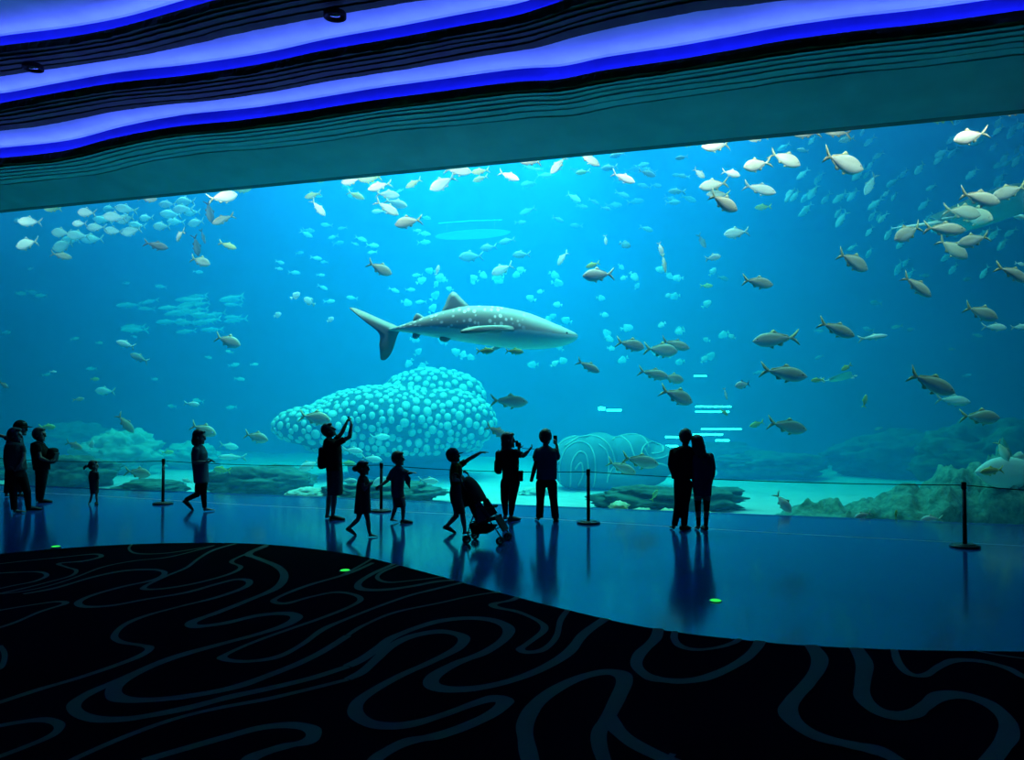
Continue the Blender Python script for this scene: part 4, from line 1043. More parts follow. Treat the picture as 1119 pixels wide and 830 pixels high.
# ------------------------------------------------------------------ people
SKINP = mat('warm_skin', (0.24, 0.15, 0.11), 0.6, (0.20, 0.12, 0.09), 20)
HAIRM = mat('black_hair', (0.012, 0.010, 0.010), 0.55, (0.02, 0.016, 0.014), 60)
EYEM = mat('dark_eye', (0.02, 0.015, 0.012), 0.2)
SHOED = mat('dark_shoe', (0.02, 0.02, 0.022), 0.6); SHOEL = mat('light_shoe', (0.12, 0.11, 0.10), 0.6)
def fabric(name, col): return mat(name, col, 0.95, tuple(c * 0.8 for c in col), 45, 0.15, spec=0.1)

def add_hand(bm, w, d, n, S, curl=25, side=1):
    """palm, four unequal bent fingers and a thumb; w wrist, d hand direction, n palm normal (palm side), side: thumb side sign"""
    d = d.normalized(); n = (n - d * n.dot(d)).normalized(); s = d.cross(n) * side
    L = 0.085 * S
    rings = []
    for t, hw, ht in ((-0.1, .026, .022), (0.15, .032, .019), (0.6, .041, .016), (0.95, .042, .014), (1.08, .036, .010)):
        c = w + d * (L * t)
        rings.append([c + s * (hw * S * math.cos(2 * PI * k / 12)) + n * (ht * S * math.sin(2 * PI * k / 12)) for k in range(12)])
    bm_loft(bm, rings)
    for off, ln, r in ((0.031, 0.066, .0093), (0.0105, 0.076, .0096), (-0.0105, 0.071, .0093), (-0.030, 0.056, .0086)):
        p = w + d * (L * 0.92) + s * (off * S); pts = [p]; a = math.radians(curl) * 0.6
        dd = (d + s * off * 2.0).normalized()
        for seg in (0.46, 0.30, 0.24):
            dr = dd * math.cos(a) + n * math.sin(a); p = p + dr * (ln * S * seg); pts.append(p); a += math.radians(curl)
        bm_tube(bm, pts, [r * S, r * S, r * .92 * S, r * .8 * S], 8)
    p = w + d * (L * 0.25) + s * (0.028 * S); pts = [p]
    a = R(48)
    for seg in (0.040, 0.028, 0.022):
        dr = d * math.cos(a) + s * math.sin(a) + n * 0.35; dr.normalize(); p = p + dr * (seg * S); pts.append(p); a -= R(16)
    bm_tube(bm, pts, [.0125 * S, .0115 * S, .0105 * S, .009 * S], 8)

def person(label, base, head, up, dh, arms, legs, top_m, leg_m, low=None, low_m=None, low_dh=None, hair='short', look=0.0, pitch=0.0, tilt=0.0, S=1.0, top_name='shirt', low_name='shorts',
           leg_name='trousers', cap=None, shoe=SHOED, sleeve=0.55, legw=1.0, dress=False, extra=None, armw=1.0):
    b0 = at_z(base[0], base[1], 0.0); D = depth_of(b0); k = D / F
    def J(px, py, dep=0.0): return CAM + ray(px, py) * (D + dep) - b0
    root = empty('person', b0, label, 'person')
    bm = bmesh.new()
    # torso
    def rings(rows, dh_, shrink=1.0, pad=0.0):
        out = []
        for i, row in enumerate(rows):
            py, xl, xr = row[:3]; f_ = row[3] if len(row) > 3 else 1.0; dep = row[4] if len(row) > 4 else 0.0
            c = J((xl + xr) / 2, py, dep); hw = ((xr - xl) / 2 * k) * shrink + pad; hd = max(dh_ * f_ * shrink + pad, 0.02)
            # superellipse section
            out.append([c + RIGHT * (hw * math.copysign(abs(math.cos(2 * PI * q / 20)) ** 0.85, math.cos(2 * PI * q / 20))) + FWDH * (hd * math.copysign(abs(math.sin(2 * PI * q / 20)) ** 0.85, math.sin(2 * PI * q / 20))) for q in range(20)])
        return out
    def dense(rows, n=4):
        rr = [tuple(r_) + (1.0,) * (4 - len(r_)) if len(r_) < 4 else tuple(r_) for r_ in rows]
        rr = [r_ if len(r_) > 4 else r_ + (0.0,) for r_ in rr]
        out = []
        for a, b in zip(rr, rr[1:]):
            for q in range(n): out.append(tuple(lerp(a[z], b[z], q / n) for z in range(5)))
        out.append(rr[-1]); return out
    U = dense(up); bm_loft(bm, rings(U, dh, 0.84))
    hipz = legs[0]['hip']
    bm_loft(bm, rings(dense([(up[-1][0] - 3, up[-1][1] + 1, up[-1][2] - 1), (max(l['hip'][1] for l in legs) + 2, up[-1][1] + 1, up[-1][2] - 1)]), dh, 0.78))
    # head
    hx, hy, hw_, hh_ = head[:4]; hdep = head[4] if len(head) > 4 else 0.0
    hc = J(hx, hy, hdep); Hh = hh_ * k; q = Hh / 0.105
    fd = (RIGHT * math.cos(R(look)) + FWDH * math.sin(R(look)))
    hu = (ZAX * math.cos(R(tilt)) + RIGHT * math.sin(R(tilt)))
    hs0 = hu.cross(fd).normalized(); fd = hs0.cross(hu)
    hf = fd * math.cos(R(pitch)) + hu * math.sin(R(pitch)); hu = hu * math.cos(R(pitch)) - fd * math.sin(R(pitch)); hs = hu.cross(hf)
    hm = Matrix((hf, hs, hu)).transposed()
    H3 = lambda x, y, z: hc + hf * (x * q) + hs * (y * q) + hu * (z * q)
    bm_ball(bm, H3(-0.008, 0, 0.022), (0.090 * q, 0.074 * q, 0.092 * q), 3, hm)
    bm_ball(bm, H3(0.022, 0, -0.045), (0.060 * q, 0.056 * q, 0.068 * q), 3, hm)
    bm_ball(bm, H3(0.070, 0, -0.092), (0.018 * q, 0.022 * q, 0.016 * q), 2, hm)          # chin
    bm_tube(bm, [H3(0.080, 0, 0.018), H3(0.098, 0, -0.020), H3(0.090, 0, -0.034)], [0.009 * q, 0.014 * q, 0.012 * q], 8)   # nose
    bm_ball(bm, H3(0.078, 0, -0.058), (0.012 * q, 0.024 * q, 0.006 * q), 2, hm); bm_ball(bm, H3(0.076, 0, -0.069), (0.012 * q, 0.020 * q, 0.006 * q), 2, hm)   # lips
    bm_ball(bm, H3(0.074, 0, 0.030), (0.014 * q, 0.050 * q, 0.010 * q), 2, hm)           # brow
    for s in (1, -1):
        bm_ball(bm, H3(-0.005, s * 0.076, -0.008), (0.018 * q, 0.010 * q, 0.030 * q), 2, hm)
    nb = J((up[0][1] + up[0][2]) / 2, up[0][0] + 1.5, 0.0)
    bm_tube(bm, [nb, lerp(nb, H3(-0.02, 0, -0.05), 0.55), H3(-0.012, 0, -0.03)], [0.058 * S, 0.052 * S, 0.052 * S], 14)
    # arms and hands
    armp = []
    for a in arms:
        sh, el, wr = (J(*a[z]) for z in ('sh', 'el', 'wr'))
        aw = armw * a.get('w', 1.0)
        bm_ball(bm, sh, 0.055 * S * aw, 2)
        m1, m2 = lerp(sh, el, .4), lerp(el, wr, .3)
        bm_tube(bm, [sh, m1, el], [0.050 * S * aw, 0.047 * S * aw, 0.038 * S * aw], 12); bm_ball(bm, el, 0.039 * S * aw, 2)
        bm_tube(bm, [el, m2, wr], [0.038 * S * aw, 0.040 * S * aw, 0.027 * S * aw], 12)
        hd = J(*a['to']) - wr if 'to' in a else (wr - el)
        pn = RIGHT * a.get('palm', (0, 0, -1))[0] + FWDH * a.get('palm', (0, 0, -1))[1] + ZAX * a.get('palm', (0, 0, -1))[2]
        if abs(pn.normalized().dot(hd.normalized())) > 0.95: pn = pn + FWDH * 0.5
        add_hand(bm, wr, hd, pn, S * a.get('hs', 1.0), a.get('curl', 25), a.get('side', 1))
        armp.append((sh, el, wr, aw, a))
    # legs and feet
    legp = []
    for l in legs:
        hip = J(*l['hip']); kn = J(*l['kn']); fdep = l.get('dep', 0.0)
        lift = l.get('lift', 0.0) * S
        heel = J(l['heel'], base[1], fdep); toe = J(l['toe'], base[1], fdep + l.get('tdep', 0.0))
        heel = Vector((heel.x, heel.y, lift)); toe = Vector((toe.x, toe.y, l.get('tz', 0.0)))
        FL = 0.25 * S
        dv = toe - heel
        if dv.length < FL * 0.999:          # foreshortened foot: point it in depth
            need = math.sqrt(max(FL * FL - dv.length_squared, 0)); toe = toe + FWDH * need * l.get('fs', 1)
        an = J(l['an'][0], l['an'][1], fdep); an.z = max(an.z, 0.075 * S + lift * 0.9)
        m1 = lerp(hip, kn, .5); m2 = lerp(kn, an, .32)
        w = legw * l.get('w', 1.0)
        bm_tube(bm, [hip, m1, kn], [0.080 * S * w, 0.068 * S * w, 0.050 * S * w], 14); bm_ball(bm, kn, 0.051 * S * w, 2)
        bm_tube(bm, [kn, m2, an], [0.049 * S * w, 0.052 * S * w, 0.034 * S * w], 14)
        ft = (toe - heel).normalized()
        sd = ZAX.cross(ft).normalized(); un = ft.cross(sd)
        fr = []
        for t, hw, ht, top in ((0.0, .026, 0.012, .05), (0.12, .033, 0.004, .085), (0.35, .034, .004, .075), (0.65, .042, .004, .055), (0.88, .040, .006, .035), (1.0, .024, .010, .024)):
            c = heel + ft * ((toe - heel).length * t)
            fr.append((c, hw * S, ht * S, top * S))
        def footloft(B, pad):
            rg = []
            for i, (c, hw, lo, hi) in enumerate(fr):
                e = (-pad if i == 0 else pad if i == len(fr) - 1 else 0)
                cc = c + ft * e
                rg.append([cc + sd * ((hw + pad) * math.cos(2 * PI * z / 14)) + un * (lerp(0.012 * S if pad < 0 else 0.0, hi + pad, 0.5 + 0.5 * math.sin(2 * PI * z / 14))) for z in range(14)])
            bm_loft(B, rg)
        footloft(bm, -0.008 * S); bm_tube(bm, [an + ZAX * 0.02, heel + ft * (0.05 * S) + un * 0.045 * S], [0.034 * S, 0.036 * S], 10)
        legp.append((hip, kn, an, w, footloft, l))
    body = link('body', remeshed(bm, 0.0075 if S > 0.7 else 0.0065, 2), SKINP, root)
    # eyes
    for s in (1, -1):
        e = bmesh.new(); bm_ball(e, H3(0.075, s * 0.031, 0.010), 0.012 * q, 2); from_bm('eye', e, EYEM, root)
    # hair
    e = bmesh.new()
    bm_ball(e, H3(-0.020, 0, 0.034), (0.094 * q, 0.083 * q, 0.094 * q), 3, hm)
    bm_ball(e, H3(-0.040, 0, -0.002), (0.070 * q, 0.081 * q, 0.085 * q), 3, hm)
    bm_ball(e, H3(0.040, 0, 0.085), (0.046 * q, 0.060 * q, 0.030 * q), 2, hm)
    if hair == 'short':
        bm_ball(e, H3(-0.024, 0, 0.018), (0.094 * q, 0.092 * q, 0.104 * q), 3, hm)
    if hair == 'bob':
        for s in (1, -1): bm_ball(e, H3(-0.030, s * 0.045, -0.055), (0.062 * q, 0.045 * q, 0.085 * q), 2, hm)
        bm_ball(e, H3(-0.065, 0, -0.060), (0.050 * q, 0.075 * q, 0.085 * q), 2, hm)
    if hair == 'long':
        for z, r in ((-0.05, .085), (-0.12, .080), (-0.19, .070), (-0.25, .05)): bm_ball(e, H3(-0.055, 0, z), (0.055 * q, r * q, 0.075 * q), 2, hm)
        for s in (1, -1): bm_ball(e, H3(-0.01, s * 0.066, -0.07), (0.05 * q, 0.024 * q, 0.10 * q), 2, hm)
    if hair == 'bun': bm_ball(e, H3(-0.125, 0, -0.01), (0.055 * q, 0.05 * q, 0.05 * q), 2, hm)
    if hair == 'ponytail': bm_tube(e, [H3(-0.09, 0, 0.0), H3(-0.15, 0, -0.01), H3(-0.185, 0, -0.05), H3(-0.19, 0, -0.09)], [0.022 * q, 0.036 * q, 0.03 * q, 0.01 * q], 10)
    link('hair', remeshed(e, 0.008, 2), HAIRM, root)
    if cap is not None:
        e = bmesh.new()
        rg = []
        for i in range(7):
            t = i / 6 * PI / 2
            rg.append([H3(-0.012 + 0.108 * math.cos(t) * math.cos(2 * PI * z / 24), 0.093 * math.cos(t) * math.sin(2 * PI * z / 24), 0.036 + 0.105 * math.sin(t)) for z in range(24)])
        rg[-1] = [H3(-0.012 + 0.006 * math.cos(2 * PI * z / 24), 0.006 * math.sin(2 * PI * z / 24), 0.141) for z in range(24)]
        bm_loft(e, rg)
        c = from_bm('cap', e, cap, root)
        e = bmesh.new()
        n = 14; tp, bt = [], []
        for z in range(n + 1):
            an = -PI / 2 + PI * z / n
            for fx, fy, lst in ((0.100, 0.088, 0), (0.175, 0.082, 1)):
                pass
        ringsb = []
        for z in range(n + 1):
            a_ = R(-75) + R(150) * z / n; ca, sa = math.cos(a_), math.sin(a_)
            i1 = H3(-0.012 + 0.104 * ca, 0.090 * sa, 0.042); i2 = H3(0.0 + 0.175 * max(ca, 0) + 0.104 * 0, 0.092 * sa, 0.020 + 0.012 * (1 - abs(sa)))
            ringsb.append([i1, i2, i2 - hu * 0.006, i1 - hu * 0.006])
        bm_loft(e, ringsb); from_bm('visor', e, cap, c)
    # clothing
    e = bmesh.new(); bm_loft(e, rings(U, dh, 1.0, 0.0))
    for sh, el, wr, aw, a in armp:
        sl = a.get('sleeve', sleeve)
        if sl <= 0: continue
        bm_ball(e, sh, 0.066 * S * aw, 2)
        if sl <= 1: bm_tube(e, [sh, lerp(sh, el, sl * .6), lerp(sh, el, sl)], [0.064 * S * aw, 0.062 * S * aw, 0.062 * S * aw], 14)
        else:
            bm_tube(e, [sh, lerp(sh, el, .5), el], [0.064 * S * aw, 0.060 * S * aw, 0.052 * S * aw], 14); bm_ball(e, el, 0.053 * S * aw, 2)
            bm_tube(e, [el, lerp(el, wr, (sl - 1) * .5), lerp(el, wr, sl - 1)], [0.052 * S * aw, 0.050 * S * aw, 0.040 * S * aw], 14)
    if extra: extra(e, J, k)
    link(top_name, remeshed(e, 0.011, 3), top_m, root)
    if low is not None:
        e = bmesh.new(); bm_loft(e, rings(dense(low), low_dh or dh * .9, 1.0))
        link(low_name, remeshed(e, 0.011, 2), low_m or leg_m, root)
    if leg_name:
        e = bmesh.new()
        for hip, kn, an, w, fl, l in legp:
            end = l.get('to', 1.0); c = l.get('cw', 1.0)
            rt, rk, ra = 0.098 * S * w * c, 0.072 * S * w * c, 0.060 * S * w * c * l.get('aw', 1.0)
            if end > 0.99:
                hem = an.copy(); hem = lerp(kn, an, 1.03)
                bm_tube(e, [hip, lerp(hip, kn, .5), kn, lerp(kn, an, .5), hem], [rt, lerp(rt, rk, .45), rk, lerp(rk, ra, .5), ra], 16)
            else: bm_tube(e, [hip, lerp(hip, kn, .5), lerp(hip, kn, end * 1.0)], [rt, lerp(rt, rk, .4), rk * 1.1], 16)
            bm_ball(e, hip, rt, 2)
        if low is None:
            hy_ = max(l['hip'][1] for l in legs)
            bm_loft(e, rings(dense([(up[-1][0] - 4, up[-1][1] + 1.2, up[-1][2] - 1.2), (hy_ + 2, up[-1][1] + 1.0, up[-1][2] - 1.0)]), dh, 0.88))
        link(leg_name, remeshed(e, 0.011, 2), leg_m, root)
    for hip, kn, an, w, fl, l in legp:
        e = bmesh.new(); fl(e, 0.016); link('shoe', remeshed(e, 0.0075, 1), shoe, root)
    return root, J, k, b0

NAVY, BLACK, GREYD, DENIM, TEAL, OLIVE, WHITEF = (fabric('navy_cloth', (0.02, 0.03, 0.06)), fabric('black_cloth', (0.012, 0.012, 0.014)), fabric('dark_grey_cloth', (0.05, 0.05, 0.055)),
    fabric('dark_denim', (0.02, 0.03, 0.055)), fabric('grey_blue_cloth', (0.05, 0.075, 0.10)), fabric('olive_yellow_cloth', (0.07, 0.08, 0.02)), fabric('pale_grey_cloth', (0.25, 0.27, 0.30)))
def item(name, label, cat, loc): return empty(name, loc, label, cat)
def px_box(e, J, x0, x1, y0, y1, dep, hd, bev=0.03, rot=None):
    a, b = J(x0, y1, dep), J(x1, y0, dep); c = (a + b) / 2
    rm = Matrix((RIGHT, FWDH, ZAX)).transposed()
    if rot is not None: rm = rm @ Matrix.Rotation(rot, 3, 'Y')
    t = bmesh.new(); bm_box(t, c, (abs((b - a).dot(RIGHT)), hd * 2, abs(b.z - a.z)), rm); bevel_all(t, bev, 3)
    m = bpy.data.meshes.new('t'); t.to_mesh(m); t.free(); e.from_mesh(m); bpy.data.meshes.remove(m)
def backpack(J, b0, rect, dep, hd, label, m, pocket, strap_pts=None, front=-1):
    o = item('backpack', label, 'bag', b0)
    x0, x1, y0, y1 = rect
    e = bmesh.new(); px_box(e, J, x0, x1, y0, y1, dep, hd, 0.055); from_bm('main_compartment', e, m, o)
    xm = x0 if front < 0 else x1
    e = bmesh.new(); px_box(e, J, xm - 1.2, xm + 1.8, lerp(y0, y1, .42), lerp(y0, y1, .93), dep, hd * .75, 0.03); from_bm('front_pocket', e, pocket, o)
    for s in (-1, 1):
        xo = x1 if front < 0 else x0; dx = 5 if front < 0 else -5
        e = bmesh.new(); bm_tube(e, smooth_pts([J(xo - dx * .2, y0 + 2, dep + s * hd * .7), J(xo + dx * .8, y0 - 1, dep + s * hd * .9), J(xo + dx * 1.7, lerp(y0, y1, .35), dep + s * hd * .95), J(xo, lerp(y0, y1, .85), dep + s * hd * .8)], 5), 0.016, 8, flat=0.5); from_bm('shoulder_strap', e, pocket, o)
    e = bmesh.new(); bm_tube(e, smooth_pts([J((x0 + x1) / 2, y0 + .8, dep - .04), J((x0 + x1) / 2, y0 - 1.2, dep), J((x0 + x1) / 2, y0 + .8, dep + .04)], 5), 0.009, 8); from_bm('grab_handle', e, pocket, o)
    return o
def phone(J, b0, px, py, dep, label, tilt=0, w=0.075, h=0.155, yaw=0):
    o = item('smartphone', label, 'phone', b0)
    rm = Matrix((RIGHT, FWDH, ZAX)).transposed() @ Matrix.Rotation(R(yaw), 3, 'Z') @ Matrix.Rotation(R(tilt), 3, 'Y')
    c = J(px, py, dep); e = bmesh.new(); bm_box(e, c, (0.010, w, h), rm); bevel_all(e, 0.003, 2); from_bm('case', e, BLACK, o)
    e = bmesh.new(); bm_box(e, c - rm @ Vector((0.0056, 0, 0)), (0.001, w * .92, h * .94), rm); from_bm('screen', e, mat('dark_screen', (0.01, 0.012, 0.015), 0.1), o, smooth=False)
    e = bmesh.new(); bm_ball(e, c + rm @ Vector((0.006, w * .25, h * .38)), 0.008, 2); from_bm('camera_lens', e, mat('lens_black', (0.005, 0.005, 0.006), 0.1), o)
    return o

# 1 man filming overhead
r, J, k, b0 = person('man in shorts facing right filming the tank with raised arms, backpack on', (364, 567.5), (359.4, 470.3, 6.5, 7.4),
    [(478.5, 356, 363, .5), (481, 354, 368, .85), (485, 353.3, 372, 1), (492, 354.3, 373.2, 1), (503, 356.5, 373.4, .95), (513.5, 356.8, 374, .95)], 0.20,
    [dict(sh=(369.5, 483.5, -.17), el=(382.0, 477.3, -.16), wr=(384.0, 463.5, -.06), to=(382.6, 457.5, -.02), palm=(-1, 0.2, 0), curl=38, side=-1), dict(sh=(366.5, 481.5, .17), el=(373.5, 472.8, .15), wr=(378.6, 462, .06), to=(380.5, 457.3, .03), palm=(1, -.3, 0), curl=38, side=1)],
    [dict(hip=(362.5, 520, .08), kn=(360.2, 541, .08), an=(357.8, 561.5, .08), heel=355, toe=363, dep=.08, to=.9, fs=1), dict(hip=(367.5, 520, -.08), kn=(365.5, 542, -.08), an=(363.6, 562, -.08), heel=361, toe=376, dep=-.05, to=.9)],
    BLACK, GREYD, low=[(510, 357, 374.2), (525, 357.4, 374.6), (540.5, 358, 374.2)], low_m=GREYD, low_dh=0.17, look=8, pitch=22, leg_name=None, low_name='shorts')
backpack(J, b0, (349.4, 356.0, 488, 512), 0.0, 0.15, 'rounded dark backpack on the back of the man filming with raised arms', BLACK, GREYD)
phone(J, b0, 381.6, 456.6, 0.02, 'phone held up in both hands by the man in shorts', tilt=-30, w=0.15, h=0.075)

# 2 girl in a dress walking
person('girl in a knee-length dress with hair in a bun striding right beside the rope post', (399, 586.5), (396.9, 511.3, 6, 7.2),
    [(519.5, 393, 399, .5), (522, 391.5, 402, .85), (528, 389.8, 404.2, 1), (538, 389, 404.3, .95), (550, 387.8, 404.9, 1.05), (560.3, 387, 405.6, 1.15)], 0.125,
    [dict(sh=(396, 524, -.11), el=(397.5, 534.5, -.15), wr=(403.5, 529.5, -.12), to=(406, 527.5, -.1), palm=(0, .5, 1)), dict(sh=(397, 524, .11), el=(399, 534, .14), wr=(404, 530.5, .08), to=(406.5, 528.5, .05), palm=(0, -.5, 1))],
    [dict(hip=(398.5, 552, -.05), kn=(402, 567.5, -.05), an=(403.6, 581.5, -.05), heel=402, toe=414.3, dep=-.03), dict(hip=(395, 552, .05), kn=(391.5, 567, .05), an=(381.5, 579.8, .03), heel=378.8, toe=386, dep=.02, lift=.13)],
    GREYD, GREYD, hair='bun', look=0, S=0.74, top_name='dress', leg_name=None, sleeve=.35)

# 3 boy with arms spread
def flap(e, J, k):
    bm_loft(e, [[J(440.5, 515 + 0, -.10), J(441.5, 515, -.12), J(446, 517, -.16), J(445.5, 517, -.14)], [J(440.5, 524, -.11), J(441.5, 524, -.13), J(449.2, 522.5, -.17), J(448.6, 522.5, -.15)], [J(444.5, 530, -.13), J(445, 530, -.14), J(448.6, 535, -.16), J(448.2, 535, -.15)]])
person('boy in shorts and open shirt walking right with both arms held out', (438, 571.5), (435.3, 500.9, 6.2, 7.2),
    [(508.5, 432.3, 438.6, .5), (511, 428.5, 441, .85), (516, 427.2, 443, 1), (525, 427.2, 442.2, .95), (535, 427.2, 441, .95), (543, 428.2, 442, 1)], 0.13,
    [dict(sh=(429, 515, -.08), el=(423.8, 524.5, -.14), wr=(416, 530.4, -.2), to=(412.5, 532.7, -.22), palm=(0.3, 1, 0)), dict(sh=(440.5, 514.5, -.02), el=(446, 516.8, -.1), wr=(450, 516.3, -.2), to=(453, 516, -.24), palm=(0, 0, -1))],
    [dict(hip=(432.5, 543, .03), kn=(432, 554.5, .03), an=(428.5, 567, .03), heel=425.6, toe=435, dep=0.02, lift=.04), dict(hip=(438.5, 543, -.05), kn=(440.6, 556, -.05), an=(440.3, 566.5, -.04), heel=438.3, toe=449.5, dep=-.02)],
    TEAL, GREYD, low=[(540, 428.8, 442, .95), (548, 430, 443, 1), (553.5, 431, 443.8, 1)], low_dh=0.12, leg_name=None, look=-4, S=0.78, sleeve=0.95, extra=flap)

# 4 child with a cap pointing, walking behind the stroller
r, J, k, b0 = person('youngster in a cap pointing up right, walking behind the stroller', (503, 584), (495.6, 498.3, 6, 7.2),
    [(505.2, 493.4, 500, .5), (508, 492.5, 504.5, .85), (514, 491.3, 505.4, 1), (522, 491, 504.5, .95), (532, 492.8, 505, .95)], 0.14,
    [dict(sh=(502.5, 508.2, .10), el=(513.5, 500.8, .10), wr=(525.5, 494, .06), to=(534.5, 493.6, .05), palm=(0, 0, -1), curl=8, hs=1.0), dict(sh=(496.5, 510, -.12), el=(496, 524, -.17), wr=(503.5, 524.5, -.06), to=(506.3, 521.5, -.02), palm=(0, 1, .2), curl=45)],
    [dict(hip=(502.5, 545, -.05), kn=(505.6, 564, -.05), an=(507.8, 577.5, -.05), heel=505.3, toe=516, dep=-.03), dict(hip=(498.5, 545, .06), kn=(498.8, 563, .06), an=(488.5, 576.4, .03), heel=485.4, toe=495.6, dep=.03, lift=.10)],
    OLIVE, GREYD, low=[(529, 492.6, 505), (538, 491, 506), (547, 492, 506.5), (560, 497.3, 508.6)], low_dh=0.15, leg_name=None, look=0, pitch=12, S=0.86, cap=NAVY)

# 5 woman with camera
r, J, k, b0 = person('long-haired woman in dark trousers aiming a camera right, small backpack on', (558, 569), (555.6, 481, 6.5, 8.0),
    [(489.5, 552.5, 559, .5), (491.5, 546.5, 563.5, .85), (496, 545.8, 567, 1), (506, 547.6, 567.4, 1), (515, 549, 566.8, .95), (524, 548.5, 567.5, 1)], 0.17,
    [dict(sh=(563.5, 494, -.12), el=(571.8, 498, -.18), wr=(577.5, 492.5, -.2), to=(580.5, 489.5, -.2), palm=(-1, 0, .4), curl=40), dict(sh=(560.5, 494, .15), el=(566, 497, .2), wr=(567.2, 489.5, .12), to=(567.2, 486, .08), palm=(0, -1, 0.2), curl=45)],
    [dict(hip=(552.5, 527, .07), kn=(551.3, 545, .06), an=(552.6, 562, .05), heel=550.2, toe=557, dep=.05, fs=1, aw=.72), dict(hip=(562.5, 527, -.06), kn=(559.7, 546, -.06), an=(558.4, 562, -.05), heel=556.6, toe=567.2, dep=-.04, aw=.72)],
    BLACK, BLACK, hair='long', look=4, shoe=SHOEL, cap=None, sleeve=0.8)
backpack(J, b0, (541.3, 548.4, 492.5, 517.5), 0.02, 0.14, 'small square backpack worn by the woman with the camera', BLACK, GREYD)
o = item('handbag', 'small dark bag hanging at the right hip of the woman with the camera', 'bag', b0)
e = bmesh.new(); px_box(e, J, 566.6, 571.6, 514.5, 525.5, -.12, 0.06, 0.02); from_bm('pouch', e, GREYD, o)
e = bmesh.new(); px_box(e, J, 566.4, 571.8, 514.2, 518.5, -.125, 0.064, 0.012); from_bm('flap', e, BLACK, o)
e = bmesh.new(); bm_tube(e, smooth_pts([J(567, 515, -.13), J(562, 504, -.19), J(555, 494, -.17), J(550, 491, -.05)], 5), 0.008, 8); from_bm('strap', e, BLACK, o)
o = item('camera', 'dark camera held to the face by the long-haired woman', 'camera', b0)
e = bmesh.new(); px_box(e, J, 563.2, 566.4, 482.4, 487.6, 0.05, 0.062, 0.008); px_box(e, J, 563.5, 566.2, 481.2, 483, 0.05, 0.022, 0.006); from_bm('camera_body', e, BLACK, o)
e = bmesh.new(); bm_tube(e, [J(566.2, 485.2, .05), J(567.6, 485.2, .05), J(569.2, 485.1, .05)], [0.034, 0.036, 0.033], 16); from_bm('lens', e, mat('lens_black', (0.005, 0.005, 0.006), 0.1), o)
e = bmesh.new(); bm_tube(e, smooth_pts([J(566, 487, 0.0), J(572, 489.6, -.15), J(579, 490.2, -.22), J(584, 490.4, -.2)], 5), 0.006, 6); from_bm('strap', e, BLACK, o)

# 6 man with phone, seen from behind
r, J, k, b0 = person('man in wide trousers seen from behind, phone raised beside his head', (598, 569.5), (596.5, 477.5, 6.6, 8.2),
    [(487, 593, 600, .55), (489.5, 588.5, 604.5, .85), (493, 585.7, 608.5, 1), (502, 585.9, 608.8, .95), (512, 586.6, 608.8, .92), (523.5, 585.6, 608.6, .95)], 0.135,
    [dict(sh=(606.5, 493, 0), el=(609.6, 500.5, .08), wr=(608.3, 486, .16), to=(606.8, 479.5, .14), palm=(-1, .3, 0), curl=40, side=1), dict(sh=(587.5, 493, 0), el=(584.6, 502, -.05), wr=(590.5, 506, .16), to=(594.5, 507, .2), palm=(0, 1, 0), curl=35)],
    [dict(hip=(591.2, 528, 0), kn=(590.4, 547, 0), an=(589.6, 565, 0), heel=588.6, toe=585.5, dep=0.03, fs=1, cw=1.0, aw=1.15), dict(hip=(603, 528, 0), kn=(605, 547, 0), an=(607, 565, 0), heel=607.0, toe=608.6, dep=0, fs=1, cw=1.0, aw=1.15)],
    TEAL, BLACK, look=70, sleeve=0.9, S=1.0, hair='short')
phone(J, b0, 606.8, 480.2, 0.2, 'phone held beside the head of the man in wide trousers', tilt=-8, yaw=70)
o = item('jacket', 'dark jacket hanging over the left arm of the man in wide trousers', 'jacket', b0)
e = bmesh.new(); bm_loft(e, [[J(x + 0.0, y, .06 + d_) for x, y, d_ in row] for row in (
    [(584, 499.5, -.10), (589, 500.5, -.12), (590, 502, .08), (585, 501.5, .10)], [(582.8, 507, -.12), (587, 508, -.13), (588, 508.5, .08), (583.5, 508, .1)],
    [(580.5, 516, -.11), (584.2, 517, -.12), (585, 517, .06), (581, 516.5, .08)], [(578.6, 525.5, -.09), (581.8, 526.6, -.1), (582.2, 526.6, .05), (579, 526, .06)])])
link('drape', remeshed(e, 0.012, 3), GREYD, o)
e = bmesh.new(); bm_tube(e, [J(586, 503, -.02), J(583.5, 512, -.05), J(580.6, 525, -.05)], [0.05, 0.055, 0.045], 12, flat=.6); from_bm('sleeve', e, BLACK, o)

# 7 and 8 the embracing couple
r, J, k, b0 = person('taller of the embracing couple, man in dark jacket and trousers seen from behind', (744, 579), (749.3, 477.4, 6.6, 8.2),
    [(487, 745, 753, .55), (489, 737.5, 757, .85), (494, 733.2, 758, 1), (503, 731.6, 757, 1), (513, 732.5, 756, .95), (523, 734.2, 756, 1)], 0.14,
    [dict(sh=(735.5, 494, 0), el=(732.8, 507, -.03), wr=(735.5, 517, .05), to=(737.5, 521.5, .1), palm=(1, 0, 0), curl=35, sleeve=1.9), dict(sh=(756.5, 493, -.02), el=(764.5, 499, -.13), wr=(773.5, 499.5, -.15), to=(777, 500, -.1), palm=(0, 1, 0), curl=20, sleeve=1.9)],
    [dict(hip=(742.5, 529, 0), kn=(741.6, 549.5, 0), an=(737.2, 573, 0), heel=736.6, toe=735.8, dep=0.0, fs=1, aw=.85), dict(hip=(750.8, 529, -.02), kn=(748.7, 549.5, -.02), an=(747.6, 573, -.02), heel=744.6, toe=756, dep=-.04, aw=.9)],
    BLACK, BLACK, look=60, tilt=5, top_name='jacket')
